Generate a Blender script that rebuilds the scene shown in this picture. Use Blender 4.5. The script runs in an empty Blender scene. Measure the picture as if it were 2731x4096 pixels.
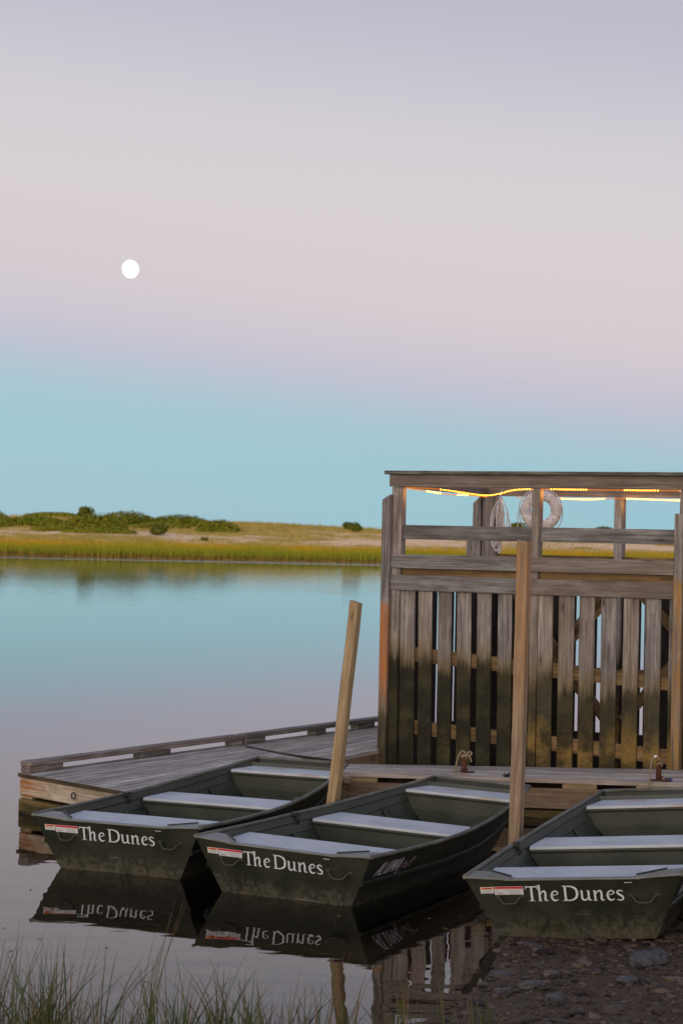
import bpy, bmesh, math, random
import numpy as np
from mathutils import Vector, Matrix, noise
random.seed(7)
R = math.radians
sc = bpy.context.scene
col = sc.collection

# ---------------------------------------------------------------- camera
EYE = 2.75
cam_d = bpy.data.cameras.new('camera'); cam = bpy.data.objects.new('camera', cam_d); col.objects.link(cam)
cam_d.sensor_fit = 'VERTICAL'; cam_d.sensor_height = 36; cam_d.lens = 67.35
cam_d.clip_start = 0.1; cam_d.clip_end = 12000
pitch = math.atan(56 / 4400)
fwd = Vector((0, math.cos(pitch), math.sin(pitch))); right = Vector((1, 0, 0)); up = right.cross(fwd)
cr, sr = math.cos(R(1.2)), math.sin(R(1.2))
r2 = right * cr + up * sr; u2 = up * cr - right * sr
m = Matrix((r2, u2, -fwd)).transposed().to_4x4(); m.translation = Vector((0, 0, EYE))
cam.matrix_world = m
cam_d.dof.use_dof = True; cam_d.dof.focus_distance = 15.5; cam_d.dof.aperture_fstop = 4.0
sc.camera = cam

# ---------------------------------------------------------------- sky: dusk, sun just set behind the camera
wd = bpy.data.worlds.new('World'); sc.world = wd; wd.use_nodes = True
nt = wd.node_tree; N = nt.nodes; L = nt.links; N.clear()
def lin(c):
    return tuple(((v / 255) / 12.92 if v / 255 <= .04045 else ((v / 255 + .055) / 1.055) ** 2.4) for v in c) + (1,)
wout = N.new('ShaderNodeOutputWorld'); bg = N.new('ShaderNodeBackground'); bg2 = N.new('ShaderNodeBackground')
add = N.new('ShaderNodeAddShader')
tc = N.new('ShaderNodeTexCoord'); sep = N.new('ShaderNodeSeparateXYZ')
L.new(tc.outputs['Generated'], sep.inputs[0])
mx = N.new('ShaderNodeMath'); mx.operation = 'MULTIPLY_ADD'; mx.inputs[1].default_value = 0.092
L.new(sep.outputs['X'], mx.inputs[0]); L.new(sep.outputs['Z'], mx.inputs[2])
mr = N.new('ShaderNodeMapRange'); mr.inputs['From Min'].default_value = -0.02; mr.inputs['From Max'].default_value = 1.0
L.new(mx.outputs[0], mr.inputs[0])
ramp = N.new('ShaderNodeValToRGB'); ramp.color_ramp.interpolation = 'B_SPLINE'
SKY = [(-.02, (164, 197, 207)), (.010, (158, 198, 209)), (.036, (150, 199, 212)), (.058, (155, 195, 212)), (.071, (170, 192, 211)), (.085, (187, 189, 210)),
       (.101, (199, 194, 209)), (.122, (208, 198, 207)), (.165, (211, 203, 209)), (.205, (207, 202, 209)), (.238, (196, 192, 205)),
       (.27, (184, 182, 198)), (.38, (178, 174, 194)), (.6, (158, 162, 190)), (1.0, (124, 142, 182))]
els = ramp.color_ramp.elements
while len(els) < len(SKY): els.new(.5)
for e, (p, c) in zip(els, SKY):
    e.position = (p + .02) / 1.02; e.color = lin(c)
L.new(mr.outputs[0], ramp.inputs[0])
# afterglow round the place where the sun went down
glow = N.new('ShaderNodeMapRange'); glow.inputs['From Min'].default_value = 0.2; glow.inputs['From Max'].default_value = -1.0
glow.interpolation_type = 'SMOOTHSTEP'
L.new(sep.outputs['Y'], glow.inputs[0])
low = N.new('ShaderNodeMapRange'); low.inputs['From Min'].default_value = .45; low.inputs['From Max'].default_value = 0; low.interpolation_type = 'SMOOTHSTEP'
L.new(sep.outputs['Z'], low.inputs[0])
gm = N.new('ShaderNodeMath'); gm.operation = 'MULTIPLY'; L.new(glow.outputs[0], gm.inputs[0]); L.new(low.outputs[0], gm.inputs[1])
mixc = N.new('ShaderNodeMix'); mixc.data_type = 'RGBA'; mixc.inputs['B'].default_value = (1.9, 1.35, 1.0, 1)
L.new(gm.outputs[0], mixc.inputs['Factor']); L.new(ramp.outputs[0], mixc.inputs['A'])
L.new(mixc.outputs['Result'], bg.inputs[0]); bg.inputs[1].default_value = 0.975
sky = N.new('ShaderNodeTexSky'); sky.sky_type = 'NISHITA'; sky.sun_disc = False
sky.sun_elevation = R(0.5); sky.sun_rotation = R(205)
L.new(sky.outputs[0], bg2.inputs[0]); bg2.inputs[1].default_value = 0.05
L.new(bg.outputs[0], add.inputs[0]); L.new(bg2.outputs[0], add.inputs[1]); L.new(add.outputs[0], wout.inputs[0])
sun_d = bpy.data.lights.new('sun', 'SUN'); sun = bpy.data.objects.new('sun', sun_d); col.objects.link(sun)
sun_d.energy = 1.6; sun_d.angle = R(60); sun_d.color = (1, .84, .70)
sun.rotation_euler = Vector((.42, .9, -.12)).to_track_quat('-Z', 'Y').to_euler()
sc.view_settings.view_transform = 'Standard'; sc.view_settings.look = 'None'
sc.view_settings.exposure = 0; sc.view_settings.gamma = 1

# ---------------------------------------------------------------- node helpers
class NT:
    def __init__(s, name):
        s.m = bpy.data.materials.new(name); s.m.use_nodes = True; s.t = s.m.node_tree; s.t.nodes.clear()
        s.out = s.n('ShaderNodeOutputMaterial')
    def n(s, k, **kw):
        o = s.t.nodes.new(k)
        for a, b in kw.items(): setattr(o, a, b)
        return o
    def l(s, a, b): s.t.links.new(a, b)
    def set(s, sock, v):
        if hasattr(v, 'links') or isinstance(v, bpy.types.NodeSocket): s.l(v, sock)
        else: sock.default_value = v
    def math(s, op, a, b=0, c=0, clamp=False):
        o = s.n('ShaderNodeMath', operation=op, use_clamp=clamp)
        s.set(o.inputs[0], a); s.set(o.inputs[1], b)
        if op in ('MULTIPLY_ADD',): s.set(o.inputs[2], c)
        return o.outputs[0]
    def mix(s, f, a, b, mode='MIX'):
        o = s.n('ShaderNodeMix', data_type='RGBA', blend_type=mode)
        for k, v in (('Factor', f), ('A', a), ('B', b)):
            if not isinstance(v, bpy.types.NodeSocket) and k != 'Factor' and len(v) == 3: v = tuple(v) + (1,)
            s.set(o.inputs[k], v)
        return o.outputs['Result']
    def rng(s, v, a, b, c=0, d=1, smooth=True):
        o = s.n('ShaderNodeMapRange', interpolation_type='SMOOTHSTEP' if smooth else 'LINEAR')
        s.set(o.inputs[0], v)
        for i, q in zip((1, 2, 3, 4), (a, b, c, d)): s.set(o.inputs[i], q)
        return o.outputs[0]
    def noise(s, vec, scale, detail=4, rough=.6, dist=0):
        o = s.n('ShaderNodeTexNoise'); s.l(vec, o.inputs['Vector'])
        o.inputs['Scale'].default_value = scale; o.inputs['Detail'].default_value = detail
        o.inputs['Roughness'].default_value = rough; o.inputs['Distortion'].default_value = dist
        return o.outputs['Fac']
    def mapping(s, vec, scale=(1, 1, 1), loc=(0, 0, 0)):
        o = s.n('ShaderNodeMapping'); s.l(vec, o.inputs[0]); o.inputs['Scale'].default_value = scale; o.inputs['Location'].default_value = loc
        return o.outputs[0]
    def attr(s, name, out='Vector'):
        return s.n('ShaderNodeAttribute', attribute_name=name).outputs[out]
    def pos(s): return s.n('ShaderNodeNewGeometry').outputs['Position']
    def xyz(s, v):
        o = s.n('ShaderNodeSeparateXYZ'); s.l(v, o.inputs[0]); return o.outputs
    def bsdf(s, colr, rough=.7, bump=None, bd=.002, metal=0, spec=.4, extra=None):
        b = s.n('ShaderNodeBsdfPrincipled'); s.set(b.inputs['Base Color'], colr if isinstance(colr, bpy.types.NodeSocket) else tuple(colr) + (1,) if len(colr) == 3 else colr)
        s.set(b.inputs['Roughness'], rough); s.set(b.inputs['Metallic'], metal); b.inputs['Specular IOR Level'].default_value = spec
        if bump is not None:
            bp = s.n('ShaderNodeBump'); bp.inputs['Distance'].default_value = bd; bp.inputs['Strength'].default_value = 1
            s.l(bump, bp.inputs['Height']); s.l(bp.outputs[0], b.inputs['Normal'])
        s.l(b.outputs[0], s.out.inputs[0]); return s.m

def wood(name, light, dark, tide=None, tint=None, knots=True, rust=None, wet=False, lowlim=.55, streak=None, rlo=.35, deck=False):
    s = NT(name); gp = s.attr('gp'); rn = s.attr('rnd', 'Fac'); P = s.pos(); x, y, z = s.xyz(P)
    g1 = s.noise(s.mapping(gp, (26, 26, 1.1)), 1, 5, .65, .4)
    g2 = s.noise(s.mapping(gp, (85, 85, 2.0)), 1, 3, .7)
    blot = s.noise(s.mapping(gp, (5, 5, 2.2)), 1, 3, .6)
    f = s.rng(g1, .3, .72)
    c = s.mix(f, dark, light)
    c = s.mix(s.rng(g2, .38, .60, 0, .55), c, tuple(v * .38 for v in dark[:3]))
    c = s.mix(s.rng(blot, .45, .75, 0, .45), c, tuple(v * .55 for v in dark[:3]))
    c = s.mix(s.rng(blot, .5, .28, 0, .35), c, tuple(min(1, v * 1.25) for v in light[:3]))
    if deck: c = s.mix(s.rng(rn, -.4, -.6, 0, .8), c, tuple(q * .22 for q in dark[:3]))
    # board to board variation
    v = s.n('ShaderNodeHueSaturation'); s.l(s.math('MULTIPLY_ADD', s.math('ABSOLUTE', rn), .45, .78), v.inputs['Value']); s.l(c, v.inputs['Color']); c = v.outputs[0]
    warm = s.rng(s.math('FRACT', s.math('MULTIPLY', rn, 7.31)), .2, 1, 0, .28); c = s.mix(warm, c, (.24, .15, .085))
    if knots:
        vo = s.n('ShaderNodeTexVoronoi'); s.l(s.mapping(gp, (7, 7, 1.9)), vo.inputs['Vector']); vo.inputs['Scale'].default_value = 1
        kd = s.math('ADD', vo.outputs['Distance'], s.math('MULTIPLY', g1, .08))
        c = s.mix(s.rng(kd, .16, .09), c, tuple(q * .3 for q in dark[:3]))
        c = s.mix(s.rng(kd, .30, .15, 0, .4), c, tuple(q * .6 for q in dark[:3]))
    if tint: c = s.mix(tint[1], c, tint[0])
    bump = s.math('ADD', s.math('MULTIPLY', g1, .7), s.math('MULTIPLY', g2, .5))
    rough = .85
    if tide:
        z0, amt = tide           # tide mark height, strength
        n1 = s.noise(s.mapping(gp, (14, 14, 1.6), (3, 1, 2)), 1, 5, .7)
        n2 = s.noise(s.mapping(P, (2.2, 2.2, 3)), 1, 4, .65)
        n3 = s.noise(s.mapping(P, (.8, .8, .5), (5, 2, 1)), 1, 2, .5)
        h = s.math('ADD', z, s.math('MULTIPLY_ADD', n1, -.55, .27)); h = s.math('ADD', h, s.math('ADD', s.math('MULTIPLY_ADD', n3, -.35, .18), s.math('MULTIPLY_ADD', n2, -.22, .11)))
        h = s.math('ADD', h, s.math('MULTIPLY_ADD', rn, -.22, .11))
        # ochre halo, dark green-black band, then olive brown lower down
        c = s.mix(s.rng(h, z0 + .28, z0 + .02, 0, .62 * amt), c, (.15, .11, .03))
        grn = s.mix(s.rng(n2, .4, .6), (.009, .011, .006), (.034, .034, .014))
        c = s.mix(s.rng(h, z0 + .08, z0 - .12, 0, .93 * amt), c, grn)
        low = s.mix(s.rng(n2, .38, .62), (.050, .038, .015), (.25, .165, .045))
        lowf = s.math('MULTIPLY', s.rng(h, z0 - .3, z0 - .75), s.rng(s.math('ADD', n3, s.math('MULTIPLY', n2, .5)), lowlim, lowlim + .4, 0, .9))
        c = s.mix(lowf, c, low)
        sp = s.noise(s.mapping(P, (40, 40, 30)), 1, 3, .7)
        c = s.mix(s.math('MULTIPLY', s.rng(sp, .58, .7, 0, .5), s.rng(z, z0, z0 - .3)), c, (.008, .009, .006))
    if rust:
        zlo, zhi, rc = rust
        nr = s.noise(s.mapping(gp, (20, 20, 2)), 1, 4, .6)
        hz = s.math('ADD', z, s.math('MULTIPLY_ADD', nr, .5, -.25))
        mk = s.math('MULTIPLY', s.rng(hz, zlo - .3, zlo + .45), s.rng(hz, zhi + .02, zhi - .02))
        mk = s.math('MULTIPLY', mk, s.rng(s.math('ADD', s.math('MULTIPLY', g1, .6), s.math('MULTIPLY', nr, .5)), .42, .66, rlo, .92)); c = s.mix(mk, c, rc)
    if streak:
        (sx, sy), rad_, rc = streak
        dx = s.math('SUBTRACT', x, sx); dy = s.math('SUBTRACT', y, sy); dd = s.math('POWER', s.math('ADD', s.math('MULTIPLY', dx, dx), s.math('MULTIPLY', dy, dy)), .5)
        ns = s.noise(s.mapping(gp, (30, 30, 1.5), (1, 7, 2)), 1, 4, .6)
        c = s.mix(s.math('MULTIPLY', s.rng(dd, rad_, rad_ * .15), s.rng(ns, .38, .58, .1, .95)), c, rc)
        gs_ = s.noise(s.mapping(P, (3, 3, 5)), 1, 3, .6); c = s.mix(s.rng(gs_, .5, .7, 0, .5), c, (.14, .13, .035))
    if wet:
        c = s.mix(.82, c, (.012, .011, .008))  # near-black mixed in: wet algae plus painted interior shade
    return s.bsdf(c, rough, bump, .0025, spec=.25)

GREY = (.42, .40, .365); GREYD = (.15, .140, .128)
W_FENCE = wood('weathered_fence_wood', GREY, GREYD, tide=(1.40, 1.0), lowlim=.80)
W_FENCE2 = wood('weathered_fence_wood_ochre', GREY, GREYD, tide=(1.22, .92), lowlim=.33)
W_FENCE3 = wood('weathered_fence_wood_yellow', GREY, GREYD, tide=(1.24, .85), lowlim=.12)
W_TOP = wood('weathered_rail_wood', (.285, .28, .262), (.115, .112, .104))
W_CAP = wood('mossy_cap_wood', (.20, .195, .16), (.05, .05, .04))
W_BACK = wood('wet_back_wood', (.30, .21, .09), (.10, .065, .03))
W_DARK = wood('shaded_wet_wood', (.10, .08, .06), (.04, .03, .022), wet=True, knots=False)  # inner pen boards: algae-dark, with the shade inside the pen painted in
W_DECK = wood('grey_deck_wood', (.64, .60, .53), (.35, .325, .28), knots=True, deck=True)
W_BEAM = wood('brown_dock_beam_wood', (.40, .30, .20), (.21, .145, .085))
W_END = wood('tan_dock_end_wood', (.55, .47, .36), (.36, .29, .20), streak=((-3.07, 18.66), .55, (.36, .12, .02)))
W_EDGE = wood('mossy_dock_edge_wood', (.13, .10, .06), (.05, .04, .022))
W_LOW = wood('algae_float_wood', (.27, .20, .045), (.10, .075, .02), tide=(.05, .95), lowlim=.9)
W_POST = wood('tan_piling_wood', (.56, .44, .25), (.38, .28, .14))
W_POST2 = wood('grey_tan_piling_wood', (.47, .375, .25), (.28, .21, .13), rlo=0, rust=(1.5, 2.75, (.40, .22, .09)))
W_RP = wood('ochre_stained_post_wood', GREY, GREYD, tide=(.6, .5), rlo=0, lowlim=.3, rust=(.3, 2.4, (.34, .19, .05)))
W_OUT = wood('orange_stained_post_wood', GREY, GREYD, tide=(.85, .8), rlo=.35, rust=(.95, 2.02, (.42, .16, .035)))

# ---------------------------------------------------------------- mesh builder
class MB:
    def __init__(s): s.v = []; s.f = []; s.g = []; s.r = []; s.sm = []
    def addv(s, pts, g, r):
        b = len(s.v); s.v += [tuple(p) for p in pts]; s.g += [tuple(q) for q in g]; s.r += [r] * len(pts); return b
    def box(s, c, size, M=None, ch=.004, rnd=None, taper=None, shift=None):
        """chamfered box, grain along its longest side"""
        hx, hy, hz = [q / 2 for q in size]; ch = min(ch, hx * .4, hy * .4, hz * .4)
        ax = max(range(3), key=lambda i: size[i]); off = Vector((random.random() * 40, random.random() * 40, random.random() * 40))
        rr = random.random() if rnd is None else rnd
        pts = []; gs = []; idx = {}
        M3 = M if M is not None else Matrix.Identity(3)
        for sx in (-1, 1):
            for sy in (-1, 1):
                for sz in (-1, 1):
                    for k in range(3):
                        p = [sx * hx, sy * hy, sz * hz]
                        for j in range(3):
                            if j != k: p[j] -= (sx, sy, sz)[j] * ch
                        idx[(sx, sy, sz, k)] = len(pts)
                        q = Vector(p)
                        gg = Vector((q[(ax + 1) % 3], q[(ax + 2) % 3], q[ax])) + off
                        if shift and sz > 0: q += Vector(shift) * ((p[0] / hx if hx else 0))
                        pts.append(M3 @ q + Vector(c)); gs.append(gg)
        b = s.addv(pts, gs, rr)
        S = (-1, 1)
        def F(*ks): s.f.append([b + idx[k] for k in ks]); s.sm.append(False)
        for a in S:
            F((a, -1, -1, 0), (a, 1, -1, 0), (a, 1, 1, 0), (a, -1, 1, 0))
            F((-1, a, -1, 1), (-1, a, 1, 1), (1, a, 1, 1), (1, a, -1, 1))
            F((-1, -1, a, 2), (1, -1, a, 2), (1, 1, a, 2), (-1, 1, a, 2))
            for c2 in S:
                F((a, c2, -1, 0), (a, c2, 1, 0), (a, c2, 1, 1), (a, c2, -1, 1))
                F((a, -1, c2, 0), (a, 1, c2, 0), (a, 1, c2, 2), (a, -1, c2, 2))
                F((-1, a, c2, 1), (1, a, c2, 1), (1, a, c2, 2), (-1, a, c2, 2))
                for d in S: F((a, c2, d, 0), (a, c2, d, 1), (a, c2, d, 2))
    def beam(s, a, b, w, h, up=(0, 0, 1), ch=.004, rnd=None, ext=0):
        """box from a to b, w across, h along up"""
        a = Vector(a); b = Vector(b); d = (b - a); Ln = d.length; z = d.normalized(); u = Vector(up)
        x = u.cross(z).normalized(); u = z.cross(x)
        M = Matrix((x, u, z)).transposed()
        s.box((a + b) / 2, (w, h, Ln + 2 * ext), M, ch, rnd)
    def tube(s, pts, r, n=8, rnd=None, caps=True):
        pts = [Vector(p) for p in pts]; rr = random.random() if rnd is None else rnd
        rad = r if isinstance(r, (list, tuple)) else [r] * len(pts)
        ref = None; b = len(s.v); V = []; G = []; dist = 0
        for i, p in enumerate(pts):
            t = (pts[min(i + 1, len(pts) - 1)] - pts[max(i - 1, 0)]).normalized()
            if ref is None:
                ref = Vector((0, 0, 1)) if abs(t.z) < .9 else Vector((1, 0, 0))
            x = (ref - t * ref.dot(t)).normalized(); ref = x; y = t.cross(x)
            if i: dist += (p - pts[i - 1]).length
            for k in range(n):
                a = 2 * math.pi * k / n
                V.append(p + (x * math.cos(a) + y * math.sin(a)) * rad[i]); G.append((math.cos(a) * .02, math.sin(a) * .02, dist))
        s.addv(V, G, rr)
        for i in range(len(pts) - 1):
            for k in range(n):
                s.f.append([b + i * n + k, b + i * n + (k + 1) % n, b + (i + 1) * n + (k + 1) % n, b + (i + 1) * n + k]); s.sm.append(True)
        if caps:
            s.f.append([b + k for k in range(n)][::-1]); s.f.append([b + (len(pts) - 1) * n + k for k in range(n)]); s.sm += [False, False]
    def poly(s, faces_pts, rnd=0, smooth=False):
        for pts in faces_pts:
            b = s.addv(pts, pts, rnd); s.f.append(list(range(b, b + len(pts)))); s.sm.append(smooth)
    def prism(s, poly, ext, rnd=.5):
        """polygon extruded by vector ext"""
        n = len(poly); e = Vector(ext); P = [Vector(p) for p in poly]
        b = s.addv(P + [p + e for p in P], P + [p + e for p in P], rnd)
        s.f.append([b + i for i in range(n)][::-1]); s.f.append([b + n + i for i in range(n)]); s.sm += [False, False]
        for i in range(n):
            j = (i + 1) % n; s.f.append([b + i, b + j, b + n + j, b + n + i]); s.sm.append(False)
    def grid(s, rows, rnd=.5, smooth=True, g=None):
        nr, nc = len(rows), len(rows[0]); b = s.addv([p for r_ in rows for p in r_], [p for r_ in rows for p in r_], rnd)
        for i in range(nr - 1):
            for j in range(nc - 1):
                s.f.append([b + i * nc + j, b + i * nc + j + 1, b + (i + 1) * nc + j + 1, b + (i + 1) * nc + j]); s.sm.append(smooth)
    def build(s, name, mat, parent=None, fixn=True):
        me = bpy.data.meshes.new(name); me.from_pydata(s.v, [], s.f)
        me.polygons.foreach_set('use_smooth', s.sm)
        a = me.attributes.new('gp', 'FLOAT_VECTOR', 'POINT'); a.data.foreach_set('vector', np.array(s.g, dtype=np.float32).ravel())
        a = me.attributes.new('rnd', 'FLOAT', 'POINT'); a.data.foreach_set('value', np.array(s.r, dtype=np.float32))
        me.materials.append(mat)
        if fixn:
            bm = bmesh.new(); bm.from_mesh(me); bmesh.ops.recalc_face_normals(bm, faces=bm.faces); bm.to_mesh(me); bm.free()
        o = bpy.data.objects.new(name, me); col.objects.link(o)
        if parent is not None: o.parent = parent
        return o
def tag(o, label=None, cat=None, group=None, kind=None):
    if label: o['label'] = label
    if cat: o['category'] = cat
    if group: o['group'] = group
    if kind: o['kind'] = kind
    return o
def empty(name, loc=(0, 0, 0), rz=0):
    o = bpy.data.objects.new(name, None); o.location = loc; o.rotation_euler = (0, 0, rz); o.empty_display_size = .2; col.objects.link(o); return o
def kids(o): return [c for c in bpy.data.objects if c.parent == o]
def copy_tree(o, parent=None):
    c = o.copy(); col.objects.link(c)
    if parent is not None: c.parent = parent
    for ch in kids(o): copy_tree(ch, c)
    return c
def spline(pts, n=8):
    """Catmull-Rom through points of any dimension"""
    P = [np.array(p, float) for p in pts]; P = [2 * P[0] - P[1]] + P + [2 * P[-1] - P[-2]]; out = []
    for i in range(1, len(P) - 2):
        for k in range(n):
            t = k / n; a, b, c, d = P[i - 1], P[i], P[i + 1], P[i + 2]
            out.append(.5 * ((2 * b) + (c - a) * t + (2 * a - 5 * b + 4 * c - d) * t * t + (3 * b - a - 3 * c + d) * t ** 3))
    out.append(P[-2]); return out
def interp(x, tab):
    if x <= tab[0][0]: return tab[0][1]
    for (a, u), (b, w) in zip(tab, tab[1:]):
        if x <= b: return u + (w - u) * (x - a) / (b - a)
    return tab[-1][1]
def cubic(x, tab):
    xs = [a for a, b in tab]
    i = max(0, min(len(xs) - 2, next((k for k in range(len(xs) - 1) if x <= xs[k + 1]), len(xs) - 2)))
    p = lambda j: tab[max(0, min(len(tab) - 1, j))]
    x0, y0 = p(i); x1, y1 = p(i + 1); h = x1 - x0; t = max(0, min(1, (x - x0) / h))
    m0 = (y1 - p(i - 1)[1]) / (x1 - p(i - 1)[0]) if i > 0 else (y1 - y0) / h
    m1 = (p(i + 2)[1] - y0) / (p(i + 2)[0] - x0) if i + 2 < len(tab) else (y1 - y0) / h
    return (2*t**3-3*t*t+1)*y0 + (t**3-2*t*t+t)*h*m0 + (-2*t**3+3*t*t)*y1 + (t**3-t*t)*h*m1

# ---------------------------------------------------------------- ground, water, far shore
SHORE = [(-40, 9.2), (-4, 9.6), (-1.5, 9.8), (-.3, 10.0), (.3, 10.5), (.6, 11.0), (.85, 11.7), (1.05, 12.5), (1.2, 13.25), (1.7, 13.9), (2.6, 14.6), (4, 15.6), (8, 17.5), (40, 24)]
def ground_z(x, y):
    d = (interp(x, SHORE) - y) * .85
    n = noise.noise(Vector((x * 1.3, y * 1.3, 0))) * .5 + noise.noise(Vector((x * 4, y * 4, 3))) * .25
    if d > 0:
        z = .045 * min(d, 4) + max(0, d - 3.2) * .10 + n * .03 * min(1, d / .5)
        z = min(z, 1.15)
    else:
        z = .075 * d if d > -4 else -.3 + (d + 4) * .12
        z = max(z, -2.2) + n * .02
    return z
g = MB()
xs = [-400, -150, -60, -25, -12] + [-7 + i * .12 for i in range(110)] + [7, 9, 12, 20, 40, 100, 400]
ys = [-120, -40, -12, -4, 0, 2, 4, 5, 6, 7] + [7.6 + i * .1 for i in range(90)] + [17, 18, 20, 23, 27, 34, 45, 70, 120, 190, 204, 260, 700]
g.grid([[(x, y, ground_z(x, y)) for x in xs] for y in ys])
s = NT('mud'); P = s.pos(); x, y, z = s.xyz(P)
n1 = s.noise(P, 2.1, 6, .7); n2 = s.noise(P, 13, 6, .75); n3 = s.noise(P, 60, 4, .7)
c = s.mix(s.rng(n2, .35, .65), (.028, .018, .010), (.150, .098, .058))
c = s.mix(s.rng(n1, .4, .65, 0, .6), c, (.070, .045, .022))
vo = s.n('ShaderNodeTexVoronoi'); s.l(s.mapping(P, (26, 18, 20)), vo.inputs['Vector']); vo.inputs['Randomness'].default_value = 1; vo.inputs['Scale'].default_value = 1
rc = s.n('ShaderNodeSeparateColor'); s.l(vo.outputs['Color'], rc.inputs[0])
c = s.mix(s.math('MULTIPLY', s.rng(vo.outputs['Distance'], .4, .25), s.rng(rc.outputs[0], .72, .8)), c, (.11, .09, .075))
c = s.mix(s.math('MULTIPLY', s.rng(vo.outputs['Distance'], .42, .3), s.rng(rc.outputs[1], .72, .8)), c, (.015, .012, .010))
c = s.mix(s.rng(n3, .45, .7, 0, .6), c, (.018, .014, .011))
c = s.mix(s.math('MULTIPLY', s.rng(z, -.01, -.06), .6), c, s.mix(s.rng(n2, .35, .65), (.05, .028, .012), (.16, .10, .045)))
MUD = s.bsdf(c, s.rng(n2, .3, .7, .35, .85), s.math('ADD', n2, s.math('MULTIPLY', n3, .6)), .022, spec=.14)
go = g.build('ground', MUD, fixn=False); tag(go, kind='structure')

wm = MB(); wm.poly([[(-900, -60, 0), (900, -60, 0), (900, 900, 0), (-900, 900, 0)]])
s = NT('still_water'); P = s.pos(); x, y, z = s.xyz(P)
a1 = s.noise(s.mapping(P, (1.2, 2.2, 1)), 1, 2, .5)
a2 = s.noise(s.mapping(P, (4.5, 7.5, 1)), 1, 2, .5)
a3 = s.noise(s.mapping(P, (.8, 2.2, 1)), 1, 3, .6)
patch = s.noise(s.mapping(P, (.012, .05, 1)), 1, 3, .5)
far = s.rng(y, 22, 110)
hb = s.math('ADD', s.math('MULTIPLY', a1, .0034), s.math('MULTIPLY', a2, .0003))
hb = s.math('ADD', hb, s.math('MULTIPLY', s.math('MULTIPLY', a3, far), s.rng(patch, .35, .7, .0007, .0028)))
near_shore = s.math('MULTIPLY', s.rng(y, 180, 192), s.rng(patch, .44, .52))
hb = s.math('ADD', hb, s.math('MULTIPLY', s.math('MULTIPLY', a3, near_shore), .05))
bp = s.n('ShaderNodeBump'); bp.inputs['Distance'].default_value = 1; bp.inputs['Strength'].default_value = 1; s.l(hb, bp.inputs['Height'])
gl = s.n('ShaderNodeBsdfGlossy'); gl.inputs['Roughness'].default_value = .0; gl.inputs['Color'].default_value = (1, 1, 1, 1); s.l(bp.outputs[0], gl.inputs['Normal'])
tr = s.n('ShaderNodeBsdfTransparent'); tr.inputs['Color'].default_value = (.86, .76, .62, 1)
dp = s.n('ShaderNodeBsdfDiffuse'); s.l(s.mix(s.rng(y, 24, 60), (.050, .044, .042), (.060, .115, .135)), dp.inputs['Color'])
deep = s.n('ShaderNodeMixShader'); s.l(s.rng(y, 13, 40), deep.inputs[0]); s.l(tr.outputs[0], deep.inputs[1]); s.l(dp.outputs[0], deep.inputs[2])
fr = s.n('ShaderNodeFresnel'); fr.inputs['IOR'].default_value = 1.345; s.l(bp.outputs[0], fr.inputs['Normal'])
mxs = s.n('ShaderNodeMixShader'); s.l(fr.outputs[0], mxs.inputs[0]); s.l(deep.outputs[0], mxs.inputs[1]); s.l(gl.outputs[0], mxs.inputs[2])
s.l(mxs.outputs[0], s.out.inputs[0])
wo = wm.build('water', s.m, fixn=False); tag(wo, kind='structure')

# far shore with low dunes (camera line of sight reaches them at 204 to 330 m)
CREST = [(-120, 4.8), (-57, 5.1), (-42, 5.25), (-25, 4.85), (-17, 4.95), (-6, 4.6), (6, 4.2), (20, 4.5), (40, 4.6), (57, 4.3), (120, 4.0)]
def dune_z(x, y):
    sx = x / (y / 320)
    cr_ = interp(sx, CREST)
    base = interp(y, [(198, -.9), (203.5, -.05), (205, .12), (240, .75), (258, 1.35), (270, 2.25), (286, 3.0), (320, 1e3)]) if y < 320 else 1e3
    prof = [(198, -.9), (203.5, -.05), (205, .12), (240, .7), (256, 1.25), (268, 2.1), (284, 3.0), (318, cr_), (350, cr_ - 1), (450, 1.5), (900, 1)]
    z_ = interp(y, prof)
    if y > 238:
        k = min(1, (y - 238) / 25)
        z_ += k * (noise.noise(Vector((x * .06, y * .07, 5))) * .55 + noise.noise(Vector((x * .22, y * .2, 9))) * .22) * (.5 if y > 300 else 1)
    return z_
dn = MB()
dxs = [-300, -200, -140] + [-100 + i * 1.6 for i in range(125)] + [140, 200, 300]
dys = [198, 203.5, 204.5, 206, 215, 225, 235, 240] + [244 + i * 3 for i in range(30)] + [350, 400, 500, 900]
dn.grid([[(x, y, dune_z(x, y)) for x in dxs] for y in dys])
s = NT('dune_sand'); P = s.pos(); x, y, z = s.xyz(P)
n1 = s.noise(s.mapping(P, (.05, .09, .3)), 1, 4, .55); n2 = s.noise(s.mapping(P, (.5, .3, .8)), 1, 5, .7); n3 = s.noise(s.mapping(P, (2.5, .8, 3)), 1, 4, .7)
grass = s.mix(s.rng(n2, .35, .65), (.48, .33, .045), (.72, .47, .10))
grass = s.mix(s.rng(n3, .4, .7, 0, .5), grass, (.20, .19, .035))
sand = s.mix(n2, (.92, .60, .32), (.98, .72, .44))
n4 = s.noise(s.mapping(P, (.045, .03, .1), (3.1, 0, 0)), 1, 2, .5)
zc = s.math('ADD', z, s.math('MULTIPLY_ADD', n4, 3.0, -1.5))
band = s.math('MULTIPLY', s.rng(zc, 1.3, 1.9), s.rng(zc, 3.3, 2.6))
sm_ = s.math('MULTIPLY', band, s.rng(s.math('ADD', n1, s.math('MULTIPLY_ADD', n2, .25, -.12)), .44, .56))
c = s.mix(sm_, grass, sand)
DUNE = s.bsdf(c, .95, spec=.1)
tag(dn.build('dunes', DUNE, fixn=False), kind='structure')

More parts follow.
